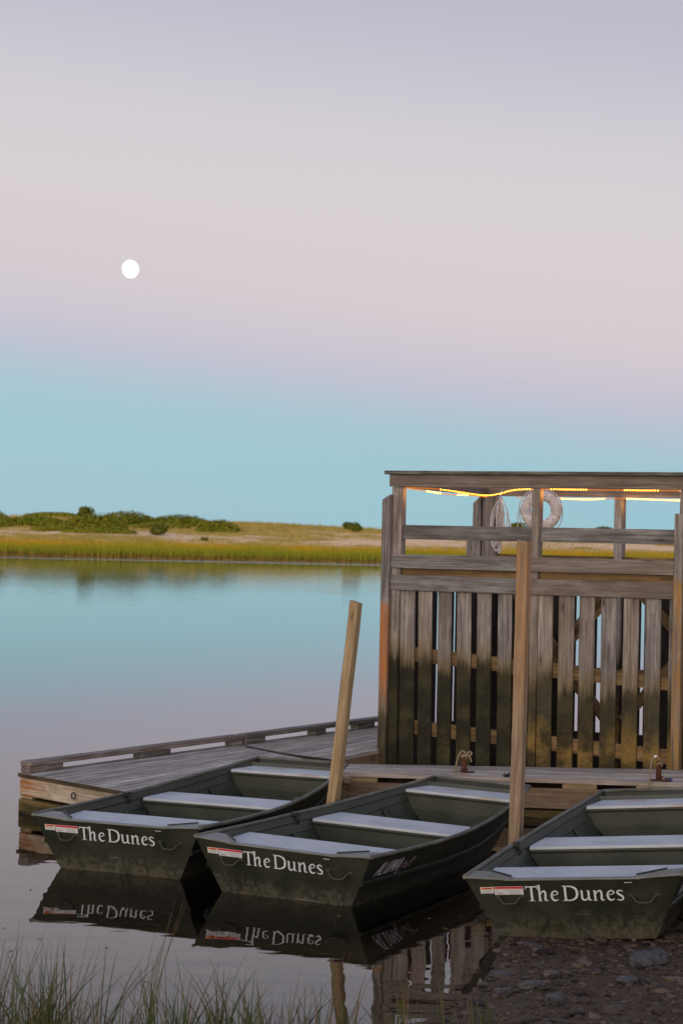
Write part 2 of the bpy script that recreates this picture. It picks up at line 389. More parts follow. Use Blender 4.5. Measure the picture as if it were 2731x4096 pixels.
def leafmat(name, a, b, c3=None, sc_=1.2):
    s = NT(name); P = s.pos(); rn = s.attr('rnd', 'Fac'); n1 = s.noise(P, sc_, 3, .6)
    c = s.mix(rn, a, b)
    c = s.mix(s.rng(n1, .4, .65, 0, .6), c, c3 or a)
    return s.bsdf(c, .8, spec=.15)
M_THICKET = leafmat('thicket_leaves', (.13, .165, .010), (.26, .28, .025), (.25, .235, .02), .35)
M_BUSH = leafmat('bush_leaves', (.085, .11, .014), (.19, .20, .03), None, .8)
M_BARK = NT('bark').bsdf((.08, .06, .045), .9)

def crown(mb, c, rx, ry, rz, n, size, flat=.0):
    for _ in range(n):
        while True:
            p = Vector((random.uniform(-1, 1), random.uniform(-1, 1), random.uniform(-.75, 1)))
            if p.length < 1: break
        if random.random() < .72: p = p.normalized() * random.uniform(.78, 1.04) if p.length > .1 else p
        q = Vector((c[0] + p.x * rx, c[1] + p.y * ry, c[2] + p.z * rz)); s_ = size * random.uniform(.55, 1.3)
        nrm = (p + Vector((random.uniform(-.6, .6), random.uniform(-.6, .6), random.uniform(-.2, .8)))).normalized()
        t = nrm.orthogonal().normalized(); t = Matrix.Rotation(random.random() * 6.28, 3, nrm) @ t; b = nrm.cross(t)
        mb.poly([[q - t * s_ - b * s_ * .3, q + b * s_ * .75, q + t * s_, q - b * s_ * .8]], random.random())
# long thicket on the left dune
th = MB()
def px(D, y): return (D - 784) / 4400 * y
def hor(D): return 1232 + (D - 784) * .02095
def foot(D, yD):              # where the dune slope meets that height seen over the reeds
    for k in range(300):
        y = 246 + k * .25
        if hor(D) - (dune_z(px(D, y), y) - 2.75) * 4400 / y <= yD: return y
    return 318
for D0, D1, yt, yb in ((-40, 17, 1175, 1209), (17, 139, 1185, 1208), (-120, -30, 1180, 1212), (-260, -100, 1178, 1212), (83, 142, 1207, 1218), (75, 167, 1176.5, 1184), (150, 278, 1181, 1217), (161, 300, 1211, 1225),
                       (231, 345, 1175.5, 1206), (345, 473, 1183.5, 1208), (467, 537, 1196.5, 1221), (300, 420, 1200, 1212)):
    n_ = max(6, int((D1 - D0) / 6))
    for k in range(n_):
        D = D0 + (D1 - D0) * (k + random.random()) / n_; e_ = 1 - abs(2 * (D - D0) / (D1 - D0) - 1) ** 2.2
        yb_ = yb + (hor(D) - hor((D0 + D1) / 2)) * 1; y = foot(D, yb_); x = px(D, y); z = dune_z(x, y)
        topz = 2.75 + (hor(D) - (yt + (yb - yt) * .55 * (1 - e_))) * y / 4400; hh = max(.4, topz - z)
        crown(th, (x, y + random.uniform(0, 1), z + hh * .30), random.uniform(1.1, 1.9), 1.3, hh * .84 * random.uniform(.88, 1.04), 240, .17)
tag(th.build('thicket', M_THICKET, fixn=False), 'dark green shrub thicket covering the dune left of the tree and beyond', 'thicket', kind='stuff')
def bush(name, D, y, w, h, label, cat, trunk=0, grp=None):
    x = px(D, y); z = dune_z(x, y); e = empty(name, (x, y, z)); mb = MB()
    if trunk:
        tb = MB(); tb.tube([(0, 0, -.3), (.05, 0, trunk * .6), (.1, .05, trunk * 1.25)], [.12, .09, .05], 7)
        for a in range(5):
            an = a * 1.3; tb.tube([(.05, 0, trunk * .55), (math.cos(an) * w * .22, math.sin(an) * w * .2, trunk + h * .3)], [.06, .02], 5)
        tb.build('trunk', M_BARK, e)
    for k in range(9 if w > 2 else 6):
        a = random.random() * 6.28; rr_ = random.uniform(0, .30) * w
        crown(mb, (math.cos(a) * rr_, math.sin(a) * rr_ * .8, trunk + h * random.uniform(.3, .62)), w * .27, w * .25, h * .3, 150, .17)
    mb.build('crown', M_BUSH, e); return tag(e, label, cat, grp)
bush('dune_tree', 198, 296, 3.2, 2.0, 'small round-topped tree standing above the thicket on the left dune', 'tree', .75)
bush('dune_bush', 812, 300, 3.1, 1.7, 'lone dark green bush on the dune crest left of the wooden pen', 'bush', 0, 'bushes on the far dunes')
bush('dune_bush', 362, 275, 3.3, 1.7, 'grey-green rounded bush in front of the thicket, above bare sand', 'bush', 0, 'bushes on the far dunes')
bush('dune_bush', 1187, 306, 3.4, 1.9, 'low bush on the dune crest seen between rope coil and life ring', 'bush', 0, 'bushes on the far dunes')
bush('dune_bush', 1386, 306, 4.2, 1.5, 'low bush on the dune crest seen left of the second inner post', 'bush', 0, 'bushes on the far dunes')
bush('dune_bush', 470, 262, 1.2, .45, 'tiny bush on the low dune foot near the marsh', 'bush', 0, 'bushes on the far dunes')

# marsh reeds along the far bank, beach grass on the dunes
def blades(mb, x, y, z, h, w, n, spread, lean=.15):
    for _ in range(n):
        bx = x + random.gauss(0, spread); by = y + random.gauss(0, spread); a = random.random() * 3.14
        hh = h * random.uniform(.7, 1.12); dx, dy = math.cos(a) * w, math.sin(a) * w; lx = random.gauss(0, lean) * hh; ly = random.gauss(0, lean) * hh
        b = mb.addv([(bx - dx, by - dy, z - .1), (bx + dx, by + dy, z - .1), (bx + lx + dx * .3, by + ly, z + hh), ], [(0, 0, 0), (0, 0, 0), (0, 0, 1)], random.random())
        mb.f.append([b, b + 1, b + 2]); mb.sm.append(False)
rd = MB()
for i in range(15000):
    x = random.uniform(-62, 62) ; u = random.random(); y = 204 + 36 * u ** 1.7
    x *= y / 220
    hz = .5 + noise.noise(Vector((x * .12, y * .1, 1))) * .15
    blades(rd, x, y, max(0, dune_z(x, y)), .95 + hz * .4, .05, 3, .18)
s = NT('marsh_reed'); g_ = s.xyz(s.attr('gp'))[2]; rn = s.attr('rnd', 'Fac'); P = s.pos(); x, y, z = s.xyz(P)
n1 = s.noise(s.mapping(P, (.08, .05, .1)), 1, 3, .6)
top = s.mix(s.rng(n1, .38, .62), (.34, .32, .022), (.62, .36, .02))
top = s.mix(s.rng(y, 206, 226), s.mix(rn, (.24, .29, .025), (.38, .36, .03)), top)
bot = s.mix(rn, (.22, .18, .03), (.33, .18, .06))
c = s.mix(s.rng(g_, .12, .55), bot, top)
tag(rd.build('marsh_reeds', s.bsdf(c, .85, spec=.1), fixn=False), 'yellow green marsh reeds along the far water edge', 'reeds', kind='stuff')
bg_ = MB()
for i in range(9000):
    y = random.uniform(238, 322); x = random.uniform(-64, 64) * y / 270
    n_ = noise.noise(Vector((x * .08, y * .1, 2)))
    z = dune_z(x, y)
    if 1.5 < z < 3.1 and n_ < .12 and random.random() < .75: continue
    blades(bg_, x, y, z, .45, .06, 2, .3, .25)
s = NT('beach_grass'); rn = s.attr('rnd', 'Fac'); P = s.pos(); n1 = s.noise(s.mapping(P, (.1, .1, .2)), 1, 3, .6)
c = s.mix(rn, (.32, .26, .035), (.66, .46, .13)); c = s.mix(s.rng(n1, .4, .62, 0, .7), c, (.26, .26, .04))
tag(bg_.build('beach_grass', s.bsdf(c, .85, spec=.1), fixn=False), 'dry olive beach grass scattered over the low dunes', 'grass', kind='stuff')

# ---------------------------------------------------------------- moon
moon = MB(); bmm = bmesh.new(); bmesh.ops.create_icosphere(bmm, subdivisions=4, radius=1)
for v in bmm.verts: moon.addv([v.co], [v.co], 0)
for f in bmm.faces: moon.f.append([v.index for v in f.verts]); moon.sm.append(True)
bmm.free()
s = NT('moonlight'); em = s.n('ShaderNodeEmission'); n1 = s.noise(s.attr('gp'), 2.2, 3, .5)
s.l(s.mix(s.rng(n1, .35, .6), (1, .96, .88), (1, .985, .95)), em.inputs[0]); em.inputs[1].default_value = 1.6; s.l(em.outputs[0], s.out.inputs[0])
mo = moon.build('moon', s.m, fixn=False)
dD = 5000; dv = fwd + r2 * (300 - 784) / 4400 + u2 * (1176 - 618) / 4400
mo.location = Vector((0, 0, EYE)) + dv * dD; mo.scale = (18.7 / 4400 * dD, 18.7 / 4400 * dD, 20.6 / 4400 * dD); mo.rotation_euler = (0, R(-14), 0)
tag(mo, 'bright white nearly full moon in the pink sky', 'moon')

# ---------------------------------------------------------------- metals and small materials
def simple(name, c, rough=.6, metal=0, spec=.4): return NT(name).bsdf(c, rough, metal=metal, spec=spec)
def hullmat(name, base, hi, scuff):
    s = NT(name); tcn = s.n('ShaderNodeTexCoord'); ob = tcn.outputs['Object']; x, y, z = s.xyz(ob)
    info = s.n('ShaderNodeObjectInfo'); off = s.n('ShaderNodeVectorMath', operation='SCALE'); comb = s.n('ShaderNodeCombineXYZ')
    s.l(info.outputs['Random'], comb.inputs[0]); s.l(info.outputs['Random'], comb.inputs[1]); s.l(comb.outputs[0], off.inputs[0]); off.inputs['Scale'].default_value = 37
    ad = s.n('ShaderNodeVectorMath', operation='ADD'); s.l(ob, ad.inputs[0]); s.l(off.outputs[0], ad.inputs[1]); V = ad.outputs[0]
    n1 = s.noise(V, 3.5, 5, .6); n2 = s.noise(V, 24, 6, .75); n3 = s.noise(s.mapping(V, (2, 2, 30)), 1, 4, .6)
    n4 = s.noise(s.mapping(V, (9, 9, 2)), 1, 5, .7)
    c = s.mix(s.rng(n1, .35, .7), base, hi)
    if scuff:
        zf = s.math('ADD', z, s.math('MULTIPLY_ADD', n4, -.20, .10))
        c = s.mix(s.math('MULTIPLY', s.rng(zf, .22, .02, 0, 1), s.rng(n2, .42, .62, 0, .75)), c, (.11, .11, .075))
        c = s.mix(s.math('MULTIPLY', s.rng(zf, .10, .0, 0, .8), s.rng(n4, .35, .6, .2, .9)), c, (.10, .09, .058))
        c = s.mix(s.math('MULTIPLY', s.rng(n3, .62, .7), s.rng(z, .25, .05, 0, .5)), c, (.2, .2, .16))
    c = s.mix(s.rng(n2, .62, .74, 0, .45), c, (.10, .105, .085))
    c = s.mix(s.rng(n2, .36, .24, 0, .5), c, (.01, .011, .009))
    return s.bsdf(c, s.rng(n1, .3, .7, .38, .6), s.math('ADD', s.math('MULTIPLY', n2, .3), n1), .004, spec=.4)
M_HULL = hullmat('olive_hull_paint', (.017, .021, .011), (.031, .034, .020), True)
M_INNER = hullmat('olive_inner_paint', (.036, .046, .034), (.056, .066, .050), False)
M_GUN = hullmat('scuffed_gunwale_paint', (.075, .082, .064), (.16, .165, .14), False)
M_PLATE = hullmat('grey_green_plate_paint', (.15, .16, .135), (.23, .24, .21), False)
def seatmat(name, stain):
    s = NT(name); V = s.n('ShaderNodeTexCoord').outputs['Object']; n1 = s.noise(V, 4, 5, .6); n2 = s.noise(V, 60, 4, .7)
    n3 = s.noise(s.mapping(V, (2.2, 5, 2)), 1, 4, .6)
    c = s.mix(s.rng(n1, .3, .7), (.43, .475, .49), (.54, .585, .60))
    c = s.mix(s.rng(n2, .56, .72, 0, .45), c, (.28, .28, .27))
    c = s.mix(s.rng(n3, .57 if stain else .64, .68 if stain else .78, 0, .6), c, (.34, .25, .15))
    return s.bsdf(c, .55, n2, .001, spec=.4)
M_SEAT = seatmat('pale_bench_paint', False); M_SEAT_ST = seatmat('stained_bench_paint', True)
M_LET = simple('white_lettering', (.66, .72, .74), .6)
M_STW = simple('sticker_white', (.62, .64, .64), .5); M_STR = simple('sticker_red', (.60, .02, .025), .5); M_STO = simple('sticker_orange', (.85, .20, .015), .5)
M_INK = simple('sticker_ink', (.05, .05, .06), .6); M_INKG = simple('sticker_fine_print', (.36, .37, .38), .6)
M_DECAL = simple('side_decal', (.62, .62, .64), .6); M_DECR = simple('side_decal_red', (.46, .36, .36), .6)
M_HAND = simple('handle_metal', (.05, .055, .042), .6, .1)
M_DKM = simple('dark_metal', (.03, .032, .03), .5, .4)
s = NT('rust'); n1 = s.noise(s.pos(), 60, 5, .7); M_RUST = s.bsdf(s.mix(s.rng(n1, .35, .65), (.055, .022, .014), (.15, .055, .028)), .9, n1, .003)
def ropemat(name, a, b):
    s = NT(name); gpz = s.attr('gp'); w = s.n('ShaderNodeTexWave'); s.l(s.mapping(gpz, (60, 60, 60)), w.inputs[0]); w.inputs['Scale'].default_value = 1; w.bands_direction = 'Z'
    return s.bsdf(s.mix(w.outputs['Fac'], a, b), .9, w.outputs['Fac'], .002)
M_ROPE = ropemat('tan_rope', (.22, .16, .09), (.42, .33, .21)); M_ROPEW = ropemat('white_rope', (.60, .57, .54), (.86, .83, .80))

# ---------------------------------------------------------------- the jon boats
LB = 3.86
WT = [(0, .747), (.8, .775), (1.6, .775), (2.4, .715), (3.1, .615), (LB, .474)]
WK = [(0, .655), (.8, .685), (1.6, .69), (2.4, .64), (3.1, .54), (LB, .40)]
WB = [(0, .532), (.8, .56), (1.6, .565), (2.4, .53), (3.1, .44), (LB, .30)]
ZT = [(0, .433), (.8, .405), (1.6, .395), (2.4, .41), (3.1, .445), (LB, .497)]
ZK = [(0, .215), (1.6, .19), (2.4, .20), (3.1, .26), (LB, .36)]
ZB = [(0, -.012), (1.6, -.05), (2.4, -.05), (2.9, -.01), (3.4, .10), (LB, .22)]
def station(t):
    """outer profile of the right side at station t: [(x, y, z)] keel to gunwale"""
    w, k, b = cubic(t, WT), cubic(t, WK), cubic(t, WB); zt, zk, zb = cubic(t, ZT), cubic(t, ZK), cubic(t, ZB)
    lev = [(0, zb), (b * .5, zb), (b, zb), (b + (k - b) * .5, zb + (zk - zb) * .5), (k - .012, zk - .012), (k + .014, zk - .004), (k + .016, zk + .014), (k + .004, zk + .024),
           (k + (w - k) * .5, zk + (zt - zk) * .52), (w, zt)]
    out = []
    for x_, z_ in lev:
        u = (z_ - zb) / (zt - zb); y_ = t
        if t < .3: y_ += .10 * (1 - u) * (1 - t / .3)
        if t > 3.3: y_ -= .12 * (1 - u) * (t - 3.3) / (LB - 3.3)
        out.append((x_, y_, z_))
    return out
ts = [0, .15, .3] + [.5 + .2 * i for i in range(14)] + [3.3, 3.5, 3.7, LB]
def stroke(mb, pts, f, lift, n=6, thick=.002, smooth=True):
    """flat pen stroke; pts = (u, v, width); f maps (u, v, height) to 3d"""
    P = spline(pts, n) if (smooth and len(pts) > 2) else [np.array(p, float) for p in pts]
    Lf, Rt = [], []
    for i, p in enumerate(P):
        d = P[min(i + 1, len(P) - 1)][:2] - P[max(i - 1, 0)][:2]; d = d / (np.linalg.norm(d) + 1e-9); nn = np.array([-d[1], d[0]])
        a = p[:2] + nn * p[2] / 2; b = p[:2] - nn * p[2] / 2; Lf.append(f(a[0], a[1], lift)); Rt.append(f(b[0], b[1], lift))
    for i in range(len(P) - 1): mb.poly([[Rt[i], Rt[i + 1], Lf[i + 1], Lf[i]]], 0)
def rect(mb, u0, v0, u1, v1, f, lift): mb.poly([[f(u0, v0, lift), f(u1, v0, lift), f(u1, v1, lift), f(u0, v1, lift)]])
GLY = {  # pen strokes of the old-style serif lettering (units: capital height .70)
 'T': [[(.02, .665, .05), (.30, .665, .045), (.58, .672, .05)], [(.30, .66, .095), (.30, .02, .095)], [(.17, .012, .028), (.43, .012, .028)],
       [(.035, .68, .02), (.04, .55, .035)], [(.57, .69, .02), (.565, .55, .035)]],
 'h': [[(.66, .74, .085), (.66, .02, .085)], [(.58, .715, .03), (.66, .735, .05)], [(.58, .012, .028), (.75, .012, .028)],
       [(.69, .32, .03), (.80, .44, .06), (.90, .44, .085), (.925, .30, .085), (.90, .12, .085), (.93, .03, .07), (1.02, .035, .03)]],
 'e': [[(.06, .25, .04), (.30, .30, .03), (.34, .38, .06), (.24, .46, .05), (.10, .38, .07), (.06, .22, .09), (.12, .06, .085), (.24, .02, .06), (.36, .08, .03)]],
 'D': [[(.13, .68, .095), (.13, .02, .095)], [(.0, .688, .028), (.15, .688, .028)], [(.0, .012, .028), (.15, .012, .028)],
       [(.13, .672, .04), (.38, .665, .06), (.60, .56, .09), (.66, .36, .105), (.60, .15, .09), (.38, .03, .055), (.13, .028, .04)]],
 'u': [[(.0, .45, .028), (.07, .47, .03)], [(.08, .47, .085), (.07, .25, .085), (.09, .08, .08), (.20, .03, .06), (.34, .12, .03)], [(.38, .47, .085), (.37, .04, .085)], [(.37, .03, .05), (.50, .035, .03)], [(.29, .455, .028), (.38, .465, .028)]],
 'n': [[(.0, .45, .028), (.07, .465, .03)], [(.08, .47, .085), (.08, .01, .085)], [(.0, .012, .028), (.17, .012, .028)], [(.10, .30, .03), (.22, .43, .055), (.34, .44, .08), (.375, .30, .085), (.36, .10, .085), (.40, .025, .06), (.50, .04, .03)]],
 's': [[(.33, .40, .03), (.24, .455, .045), (.12, .44, .06), (.08, .35, .075), (.19, .26, .09), (.31, .17, .08), (.30, .06, .065), (.18, .012, .045), (.05, .06, .03)]],
}
def front_surface(u, v, lift):     # point on the raked transom: u across, v height
    y_ = .10 * (1 - (v + .012) / .445)
    lift = lift + .003; return (u, y_ - lift * .98, v - lift * .2)
def side_surface(s_, v, lift):     # right topside, s_ along the boat
    k, w = cubic(s_, WK), cubic(s_, WT); zk, zt = cubic(s_, ZK), cubic(s_, ZT)
    t_ = (v - zk - .024) / (zt - zk - .024)
    return (k + .004 + (w - k - .004) * t_ + lift, s_, v)
def seat_hw(s_, z_):
    k, w = cubic(s_, WK), cubic(s_, WT); zk, zt = cubic(s_, ZK), cubic(s_, ZT); return k + (w - k) * (z_ - zk) / (zt - zk) - .012
def make_boat():
    root = empty('jon_boat')
    h = MB()
    rows = []
    for t in ts:
        st = station(t); rows.append([(-a, b, c) for a, b, c in st[::-1]] + st[1:])
    h.grid(rows, smooth=False)
    # transom and bow panels, top edge dipping a little between the corner plates
    for t, bow in ((0, False), (LB, True)):
        st = station(t); g2 = []
        for j, (a, b, c) in enumerate(st):
            if j == 0: continue
            row = []
            for q in (-1, -.62, 0, .62, 1):
                cz = c; 
                if j == len(st) - 1 and not bow and abs(q) < .7: cz -= .022
                row.append((a * q, b, cz))
            g2.append(row)
        h.grid(g2, smooth=False)
    hull = h.build('hull', M_HULL, root)
    md = hull.modifiers.new('thick', 'SOLIDIFY'); md.thickness = .003; md.offset = 0
    # inner lining: sides, floor
    inn = MB(); rows = []
    for t in [.11, .3] + [.5 + .2 * i for i in range(14)] + [3.3, 3.5, 3.70]:
        st = station(t); k = [st[-1], st[8], st[7], st[4], st[3]]; zf = max(.035, cubic(t, ZB) + .03)
        bx = cubic(t, WB) + (cubic(t, WK) - cubic(t, WB)) * max(0, (zf - cubic(t, ZB)) / (cubic(t, ZK) - cubic(t, ZB)))
        pr = [(p[0] - .012, p[1], p[2] - (.006 if i == 0 else 0)) for i, p in enumerate(k)] + [(bx - .012, t, zf), (0, t, zf)]
        rows.append([(-a, b, c) for a, b, c in pr] + pr[::-1][1:])
    inn.grid(rows, smooth=False)
    e0 = rows[-1]; inn.poly([[(p[0], p[1] + .01, p[2]) for p in e0]])
    for sg in (-1, 1):      # pressed ridges along the inside and upright stiffeners
        for fr_ in (.35, .75):
            pts = []
            for t in [.3 + .25 * i for i in range(14)]:
                k_, w_ = cubic(t, WK), cubic(t, WT); zk, zt = cubic(t, ZK), cubic(t, ZT)
                pts.append((sg * (k_ + (w_ - k_) * fr_ - .018), t, zk + (zt - zk) * fr_))
            inn.tube(pts, .007, 5)
        for t in (1.15, 1.5, 2.65, 2.95):
            k_, w_ = cubic(t, WK), cubic(t, WT); zt = cubic(t, ZT)
            inn.beam((sg * (cubic(t, WB) - .03), t, .05), (sg * (k_ - .04), t, cubic(t, ZK)), .018, .045, (0, 1, 0))
            inn.beam((sg * (k_ - .04), t, cubic(t, ZK)), (sg * (k_ + (w_ - k_) * .4 - .035), t, zt - .13), .018, .045, (0, 1, 0))
    inn.build('inner_lining', M_INNER, root)
    gw = MB()
    for sg in (-1, 1):
        pts = [(sg * (cubic(t, WT) + .004), t, cubic(t, ZT) + .006) for t in [0 + LB * i / 24 for i in range(25)]]
        gw.tube(pts, .017, 10)
    gw.tube([(-.474, LB, .503), (0, LB + .005, .505), (.474, LB, .503)], .017, 10)
    gw.tube([(-.72, 0.07, .422), (-.72, .5, .405)], .006, 6)
    gw.build('gunwale', M_GUN, root)
    # transom cap: flange and corner plates
    fl = MB()
    fl.beam((-.47, .022, .414), (.47, .022, .414), .07, .010, (0, 0, 1), .003)
    for sg in (-1, 1):
        P_ = [(sg * .757, -.014, .443), (sg * .43, -.014, .423), (sg * .42, .062, .423), (sg * .60, .25, .43), (sg * .763, .30, .43)]
        fl.prism(P_ if sg > 0 else P_[::-1], (0, 0, -.010))
    fl.build('transom_cap', M_PLATE, root)
    for sg in (-1, 1): bar = MB(); bar.beam((sg * .435, .07, .430), (sg * .615, .255, .436), .012, .008, (0, 0, 1), .002); bar.build('plate_trim', M_DKM, root)
    # three benches
    for (a, b, z_, front_hw) in ((.22, .80, .365, None), (1.84, 2.30, .345, None), (3.33, 3.71, .444, None)):
        top = MB(); N_ = 7
        for layer, (zz, ins) in enumerate(((z_, 0),)):
            rows = []
            for i in range(N_ + 1):
                t = a + (b - a) * i / N_; hw = seat_hw(t, z_) - .018
                if i == 0: hw = hw - .012
                rows.append([(x_ * hw, t, z_) for x_ in (-1, -.97, -.5, 0, .5, .97, 1)])
            top.grid(rows, smooth=False)
            r0 = rows[0]; top.grid([r0, [(p[0], p[1] - .006, p[2] - .006) for p in r0], [(p[0], p[1] - .006, p[2] - .022) for p in r0]], smooth=True)
            for row_i in (-1,):
                r1 = rows[row_i]; top.grid([r1, [(p[0], p[1] + .004, p[2] - .022) for p in r1]], smooth=False)
            for si in (0, -1):
                e_ = [r[si] for r in rows]; top.grid([e_, [(p[0], p[1], p[2] - .02) for p in e_]], smooth=False)
        st_ = top.build('seat', M_SEAT_ST if a > 3 else M_SEAT, root)
        bs = MB(); hw = seat_hw(a, z_) - .02; zf = .036 if a < 3 else .12; hb = min(hw - .03, cubic(a, WB) - .01) if a < 3 else cubic(a, WB) - .06
        fy = a + .02
        bs.grid([[(x_ * hw, fy - .018, z_ - .024) for x_ in (-1, 0, 1)], [(x_ * hw, fy - .024, z_ - .036) for x_ in (-1, 0, 1)], [(x_ * hw, fy - .016, z_ - .050) for x_ in (-1, 0, 1)], [(x_ * (hw - .005), fy, z_ - .056) for x_ in (-1, 0, 1)],
                 [(x_ * min(hw - .035, cubic(a, WK) - .03), fy, .20 if a < 3 else .27) for x_ in (-1, 0, 1)], [(x_ * hb, fy + .012, zf) for x_ in (-1, 0, 1)]], smooth=False)
        hw2 = seat_hw(b, z_) - .02
        bs.grid([[(x_ * hw2, b - .02, z_ - .02) for x_ in (-1, 0, 1)], [(x_ * min(hw2 - .02, cubic(b, WK) - .03), b - .02, cubic(b, ZK)) for x_ in (-1, 0, 1)], [(x_ * (cubic(b, WB) - .03 - (.05 if a > 3 else 0)), b - .02, zf) for x_ in (-1, 0, 1)]], smooth=False)
        bs.build('seat_base', M_INNER, root)
    # handles on the transom
    for u0, u1 in ((-.510, -.375), (.415, .555)):
        hd = MB(); z0 = .286
        f = front_surface
        hd.tube(spline([f(u0 - .02, z0 + .012, .004), f(u0, z0 + .006, .03), f(u0 + .025, z0 - .020, .05), f((u0 + u1) / 2, z0 - .024, .052), f(u1 - .025, z0 - .020, .05), f(u1, z0 + .006, .03), f(u1 + .02, z0 + .012, .004)], 5), .0070, 8)
        for u in (u0 - .02, u1 + .02): hd.box(f(u, z0 + .012, .003), (.032, .006, .022), ch=.002)
        hd.build('handle', M_HAND, root)
    # the name
    tx = MB(); k = .1535; u0 = -.335; v0 = .262; lay = 0
    f = lambda a, b, l: front_surface(u0 + a * k, v0 + b * k, l)
    for ch_, ox in (('T', 0), ('h', 0), ('e', 1.14), ('D', 1.70), ('u', 2.50), ('n', 3.08), ('e', 3.66), ('s', 4.08)):
        for stx in GLY[ch_]:
            lay += 1; stroke(tx, [(a + ox, b, c * 1.08) for a, b, c in stx], f, .003 + .00006 * lay)
        if ch_ == 'e' and ox < 2: tx.build('name_lettering', M_LET, root, fixn=False); tx = MB()
    tx.build('name_lettering', M_LET, root, fixn=False)
    # capacity and warning labels
    lb = MB(); rect(lb, -.549, .310, -.345, .368, front_surface, .002); o = lb.build('warning_label', M_STW, root, fixn=False)
    q = MB(); rect(q, -.547, .352, -.347, .366, front_surface, .003); q.build('red_band', M_STR, o, fixn=False)
    q = MB(); stroke(q, [(-.530, .324, .002), (-.515, .320, .004), (-.50, .320, .004), (-.485, .323, .002)], front_surface, .003); rect(q, -.532, .325, -.529, .338, front_surface, .0032)
    q.build('boat_symbol', M_INK, o, fixn=False)
    q = MB()
    for i in range(5): rect(q, -.45 if i else -.46, .345 - i * .007, -.355 - .01 * (i % 3), .3425 - i * .007, front_surface, .003)
    q.build('fine_print', M_INKG, o, fixn=False)
    lb = MB(); rect(lb, -.648, .320, -.553, .366, front_surface, .002); o = lb.build('warning_label', M_STW, root, fixn=False)
    q = MB(); rect(q, -.640, .349, -.560, .363, front_surface, .003); q.build('orange_band', M_STO, o, fixn=False)
    q = MB(); rect(q, -.606, .352, -.575, .358, front_surface, .0036); q.poly([[front_surface(-.622, .351, .0036), front_surface(-.610, .351, .0036), front_surface(-.616, .362, .0036)]])
    q.build('warning_symbol', M_INK, o, fixn=False)
    q = MB()
    for i in range(3): rect(q, -.636, .344 - i * .007, -.568 - .008 * (i % 2), .3415 - i * .007, front_surface, .003)
    q.build('fine_print', M_INKG, o, fixn=False)
    q = MB(); rect(q, .357, .384, .410, .400, front_surface, .002); o = q.build('serial_tag', M_STW, root, fixn=False)
    q = MB(); rect(q, .375, .388, .398, .395, front_surface, .003); q.build('serial_print', M_INK, o, fixn=False)
    # slanted maker's decal on the right side
    dc = MB(); lay = 0; kk = .105
    AL = {'A': [[(0, 0), (.28, 1)], [(.28, 1), (.5, 0)], [(.12, .35), (.42, .35)]], 'L': [[(.05, 1), (.05, 0)], [(.05, .05), (.42, .05)]],
          'U': [[(.05, 1), (.05, .1)], [(.03, .06), (.42, .06)], [(.4, .1), (.4, 1)]], 'M': [[(.05, 0), (.05, 1)], [(.05, 1), (.28, .3)], [(.28, .3), (.5, 1)], [(.5, 1), (.5, 0)]]}
    x0 = 0
    for ch_ in 'ALUMA':
        for a, b in AL[ch_]:
            lay += 1; fs = lambda u, v, l: side_surface(.19 + u * .115 + v * .075, .262 + v * .095 + (u * .115) * -.01, l)
            stroke(dc, [(x0 + a[0], a[1], .13), (x0 + b[0], b[1], .13)], fs, .004 + .00008 * lay, smooth=False)
        x0 += .62 if ch_ != 'M' else .72
    dc.build('maker_decal', M_DECAL, root, fixn=False)
    dc = MB(); fs = lambda u, v, l: side_surface(.57 + u * .085 + v * .06, .262 + v * .075, l)
    C_ = {'C': [(.75, .55, .1), (.55, .75, .1), (.2, .5, .14), (0, -.1, .16), (.2, -.45, .1), (.6, -.25, .08)]}
    stroke(dc, C_['C'], fs, .004)
    for i, st_ in enumerate(([(.75, .0, .1), (.8, .45, .1), (1.0, .42, .08)], [(1.35, .35, .1), (1.1, .35, .1), (1.05, .05, .1), (1.4, .1, .1), (1.45, .4, .08), (1.5, .0, .08)],
                             [(1.95, .95, .1), (1.7, .8, .1), (1.65, -.1, .1)], [(1.55, .45, .08), (2.0, .5, .08)], [(2.25, 1.0, .1), (2.15, .0, .1), (2.4, .05, .08)], [(2.0, .6, .08), (2.6, .7, .08)])):
        stroke(dc, st_, fs, .0042 + i * .0001)
    dc.build('maker_decal', M_DECR, root, fixn=False)
    # drain plug, oarlock sockets
    dp_ = MB(); dp_.tube([front_surface(.06, .012, .0), front_surface(.06, .012, .02)], .022, 12); dp_.tube([front_surface(.06, .012, .02), front_surface(.06, .012, .032)], .010, 8)
    dp_.build('drain_plug', M_HAND, root)
    for sg, t in ((-1, 1.62), (1, 1.98)):
        ol = MB(); w_ = cubic(t, WT); z_ = cubic(t, ZT)
        ol.box((sg * (w_ - .018), t, z_ + .008), (.05, .09, .036), ch=.006); ol.tube([(sg * (w_ - .035), t, z_ - .07), (sg * (w_ - .035), t, z_ + .02)], .012, 8)
        ol.box((sg * (w_ - .04), t, z_ - .05), (.02, .06, .05), ch=.004)
        ol.build('oarlock_socket', M_DKM, root)
    kl = MB()
    for xx in (-.38, 0, .38):
        kl.tube([(xx, .09, -.02)] + [(xx, t, cubic(t, ZB) - .008) for t in (.3, 1, 2, 2.8)], .016, 6)
    kl.build('keel_strake', M_HULL, root)
    return root
def place_boat(o, loc, hd, pt, rl):
    h, p, r = hd, pt, rl; ch, sh = math.cos(h), math.sin(h)
    Rh = Matrix(((ch, sh, 0), (-sh, ch, 0), (0, 0, 1))); Rp = Matrix(((1, 0, 0), (0, math.cos(p), -math.sin(p)), (0, math.sin(p), math.cos(p))))
    Rr = Matrix(((math.cos(r), 0, math.sin(r)), (0, 1, 0), (-math.sin(r), 0, math.cos(r))))
    o.location = loc; o.rotation_euler = (Rh @ Rp @ Rr).to_euler()
